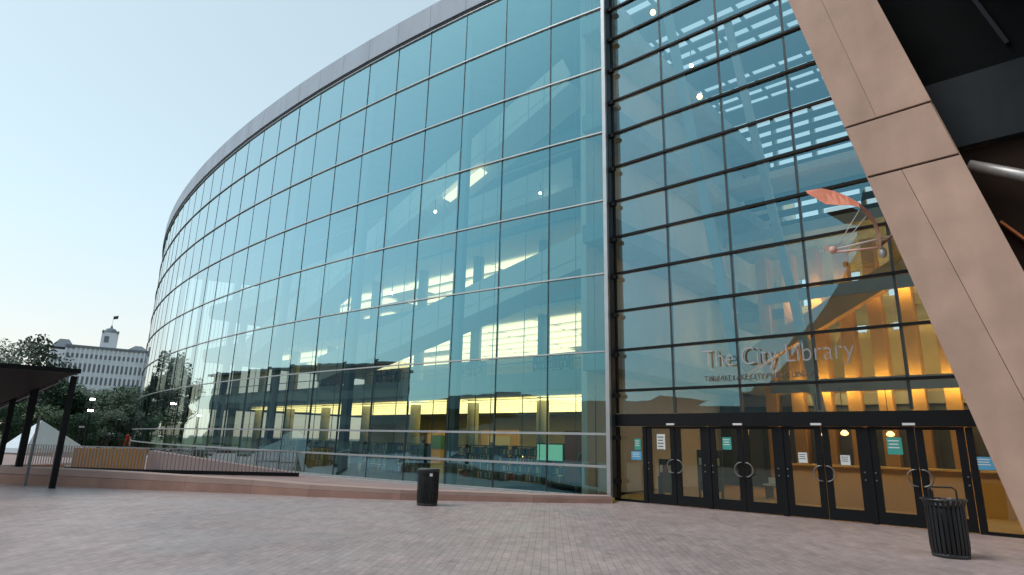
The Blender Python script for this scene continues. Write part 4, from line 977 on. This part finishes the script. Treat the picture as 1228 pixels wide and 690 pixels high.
# ------------------------------------------------------------------ light
SUN_EL, SUN_AZ = 56.0, 215.0     # degrees; azimuth measured clockwise from +y
w = bpy.data.worlds.new('World'); scene.world = w; w.use_nodes = True; nt = w.node_tree
bg = nt.nodes['Background']; sky = nt.nodes.new('ShaderNodeTexSky'); sky.sky_type = 'NISHITA'; sky.sun_disc = False
sky.sun_elevation = R(SUN_EL); sky.sun_rotation = R(SUN_AZ); sky.air_density = 1.0; sky.dust_density = 2.0; sky.ozone_density = 1.5; sky.altitude = 1300
hs = nt.nodes.new('ShaderNodeHueSaturation'); hs.inputs['Saturation'].default_value = 0.7
gm = nt.nodes.new('ShaderNodeGamma'); gm.inputs[1].default_value = 0.5
tn = nt.nodes.new('ShaderNodeMix'); tn.data_type = 'RGBA'; tn.blend_type = 'MULTIPLY'; tn.inputs[0].default_value = 1; tn.inputs[7].default_value = (1.40, 1.52, 1.44, 1)
nt.links.new(sky.outputs[0], hs.inputs['Color']); nt.links.new(hs.outputs[0], gm.inputs[0]); nt.links.new(gm.outputs[0], tn.inputs[6])
wc = nt.nodes.new('ShaderNodeTexCoord'); wx = nt.nodes.new('ShaderNodeSeparateXYZ'); nt.links.new(wc.outputs['Generated'], wx.inputs[0])
wr = nt.nodes.new('ShaderNodeMapRange'); wr.inputs[1].default_value = 0.0; wr.inputs[2].default_value = 0.32; wr.interpolation_type = 'SMOOTHSTEP'; nt.links.new(wx.outputs['Z'], wr.inputs[0])
wm = nt.nodes.new('ShaderNodeMix'); wm.data_type = 'RGBA'; wm.inputs[6].default_value = (1.50, 1.33, 1.13, 1); wm.inputs[7].default_value = (1.42, 1.62, 1.54, 1)
nt.links.new(wr.outputs[0], wm.inputs[0]); nt.links.new(wm.outputs[2], tn.inputs[7])
nt.links.new(tn.outputs[2], bg.inputs['Color'])
bg.inputs['Strength'].default_value = 0.15
sl = bpy.data.lights.new('sun', 'SUN'); sl.energy = 0.7; sl.angle = R(26); sl.color = (1, 0.9, 0.84)
so = bpy.data.objects.new('sun', sl); COL.objects.link(so)
az = R(SUN_AZ); el = R(max(SUN_EL, 8)); sd = Vector((math.sin(az) * math.cos(el), math.cos(az) * math.cos(el), math.sin(el)))
so.rotation_euler = (-sd).to_track_quat('-Z', 'Y').to_euler()

vs = scene.view_settings; vs.view_transform = 'Standard'; vs.look = 'None'; vs.gamma = 1; vs.use_curve_mapping = False; vs.exposure = 1.0
scene.render.engine = 'CYCLES'
cy = scene.cycles; cy.use_denoising = True; cy.max_bounces = 8; cy.diffuse_bounces = 3; cy.glossy_bounces = 4; cy.transparent_max_bounces = 16; cy.transmission_bounces = 4
cy.sample_clamp_indirect = 6; cy.caustics_reflective = False; cy.caustics_refractive = False
try: cy.denoiser = 'OPENIMAGEDENOISE'
except Exception: pass
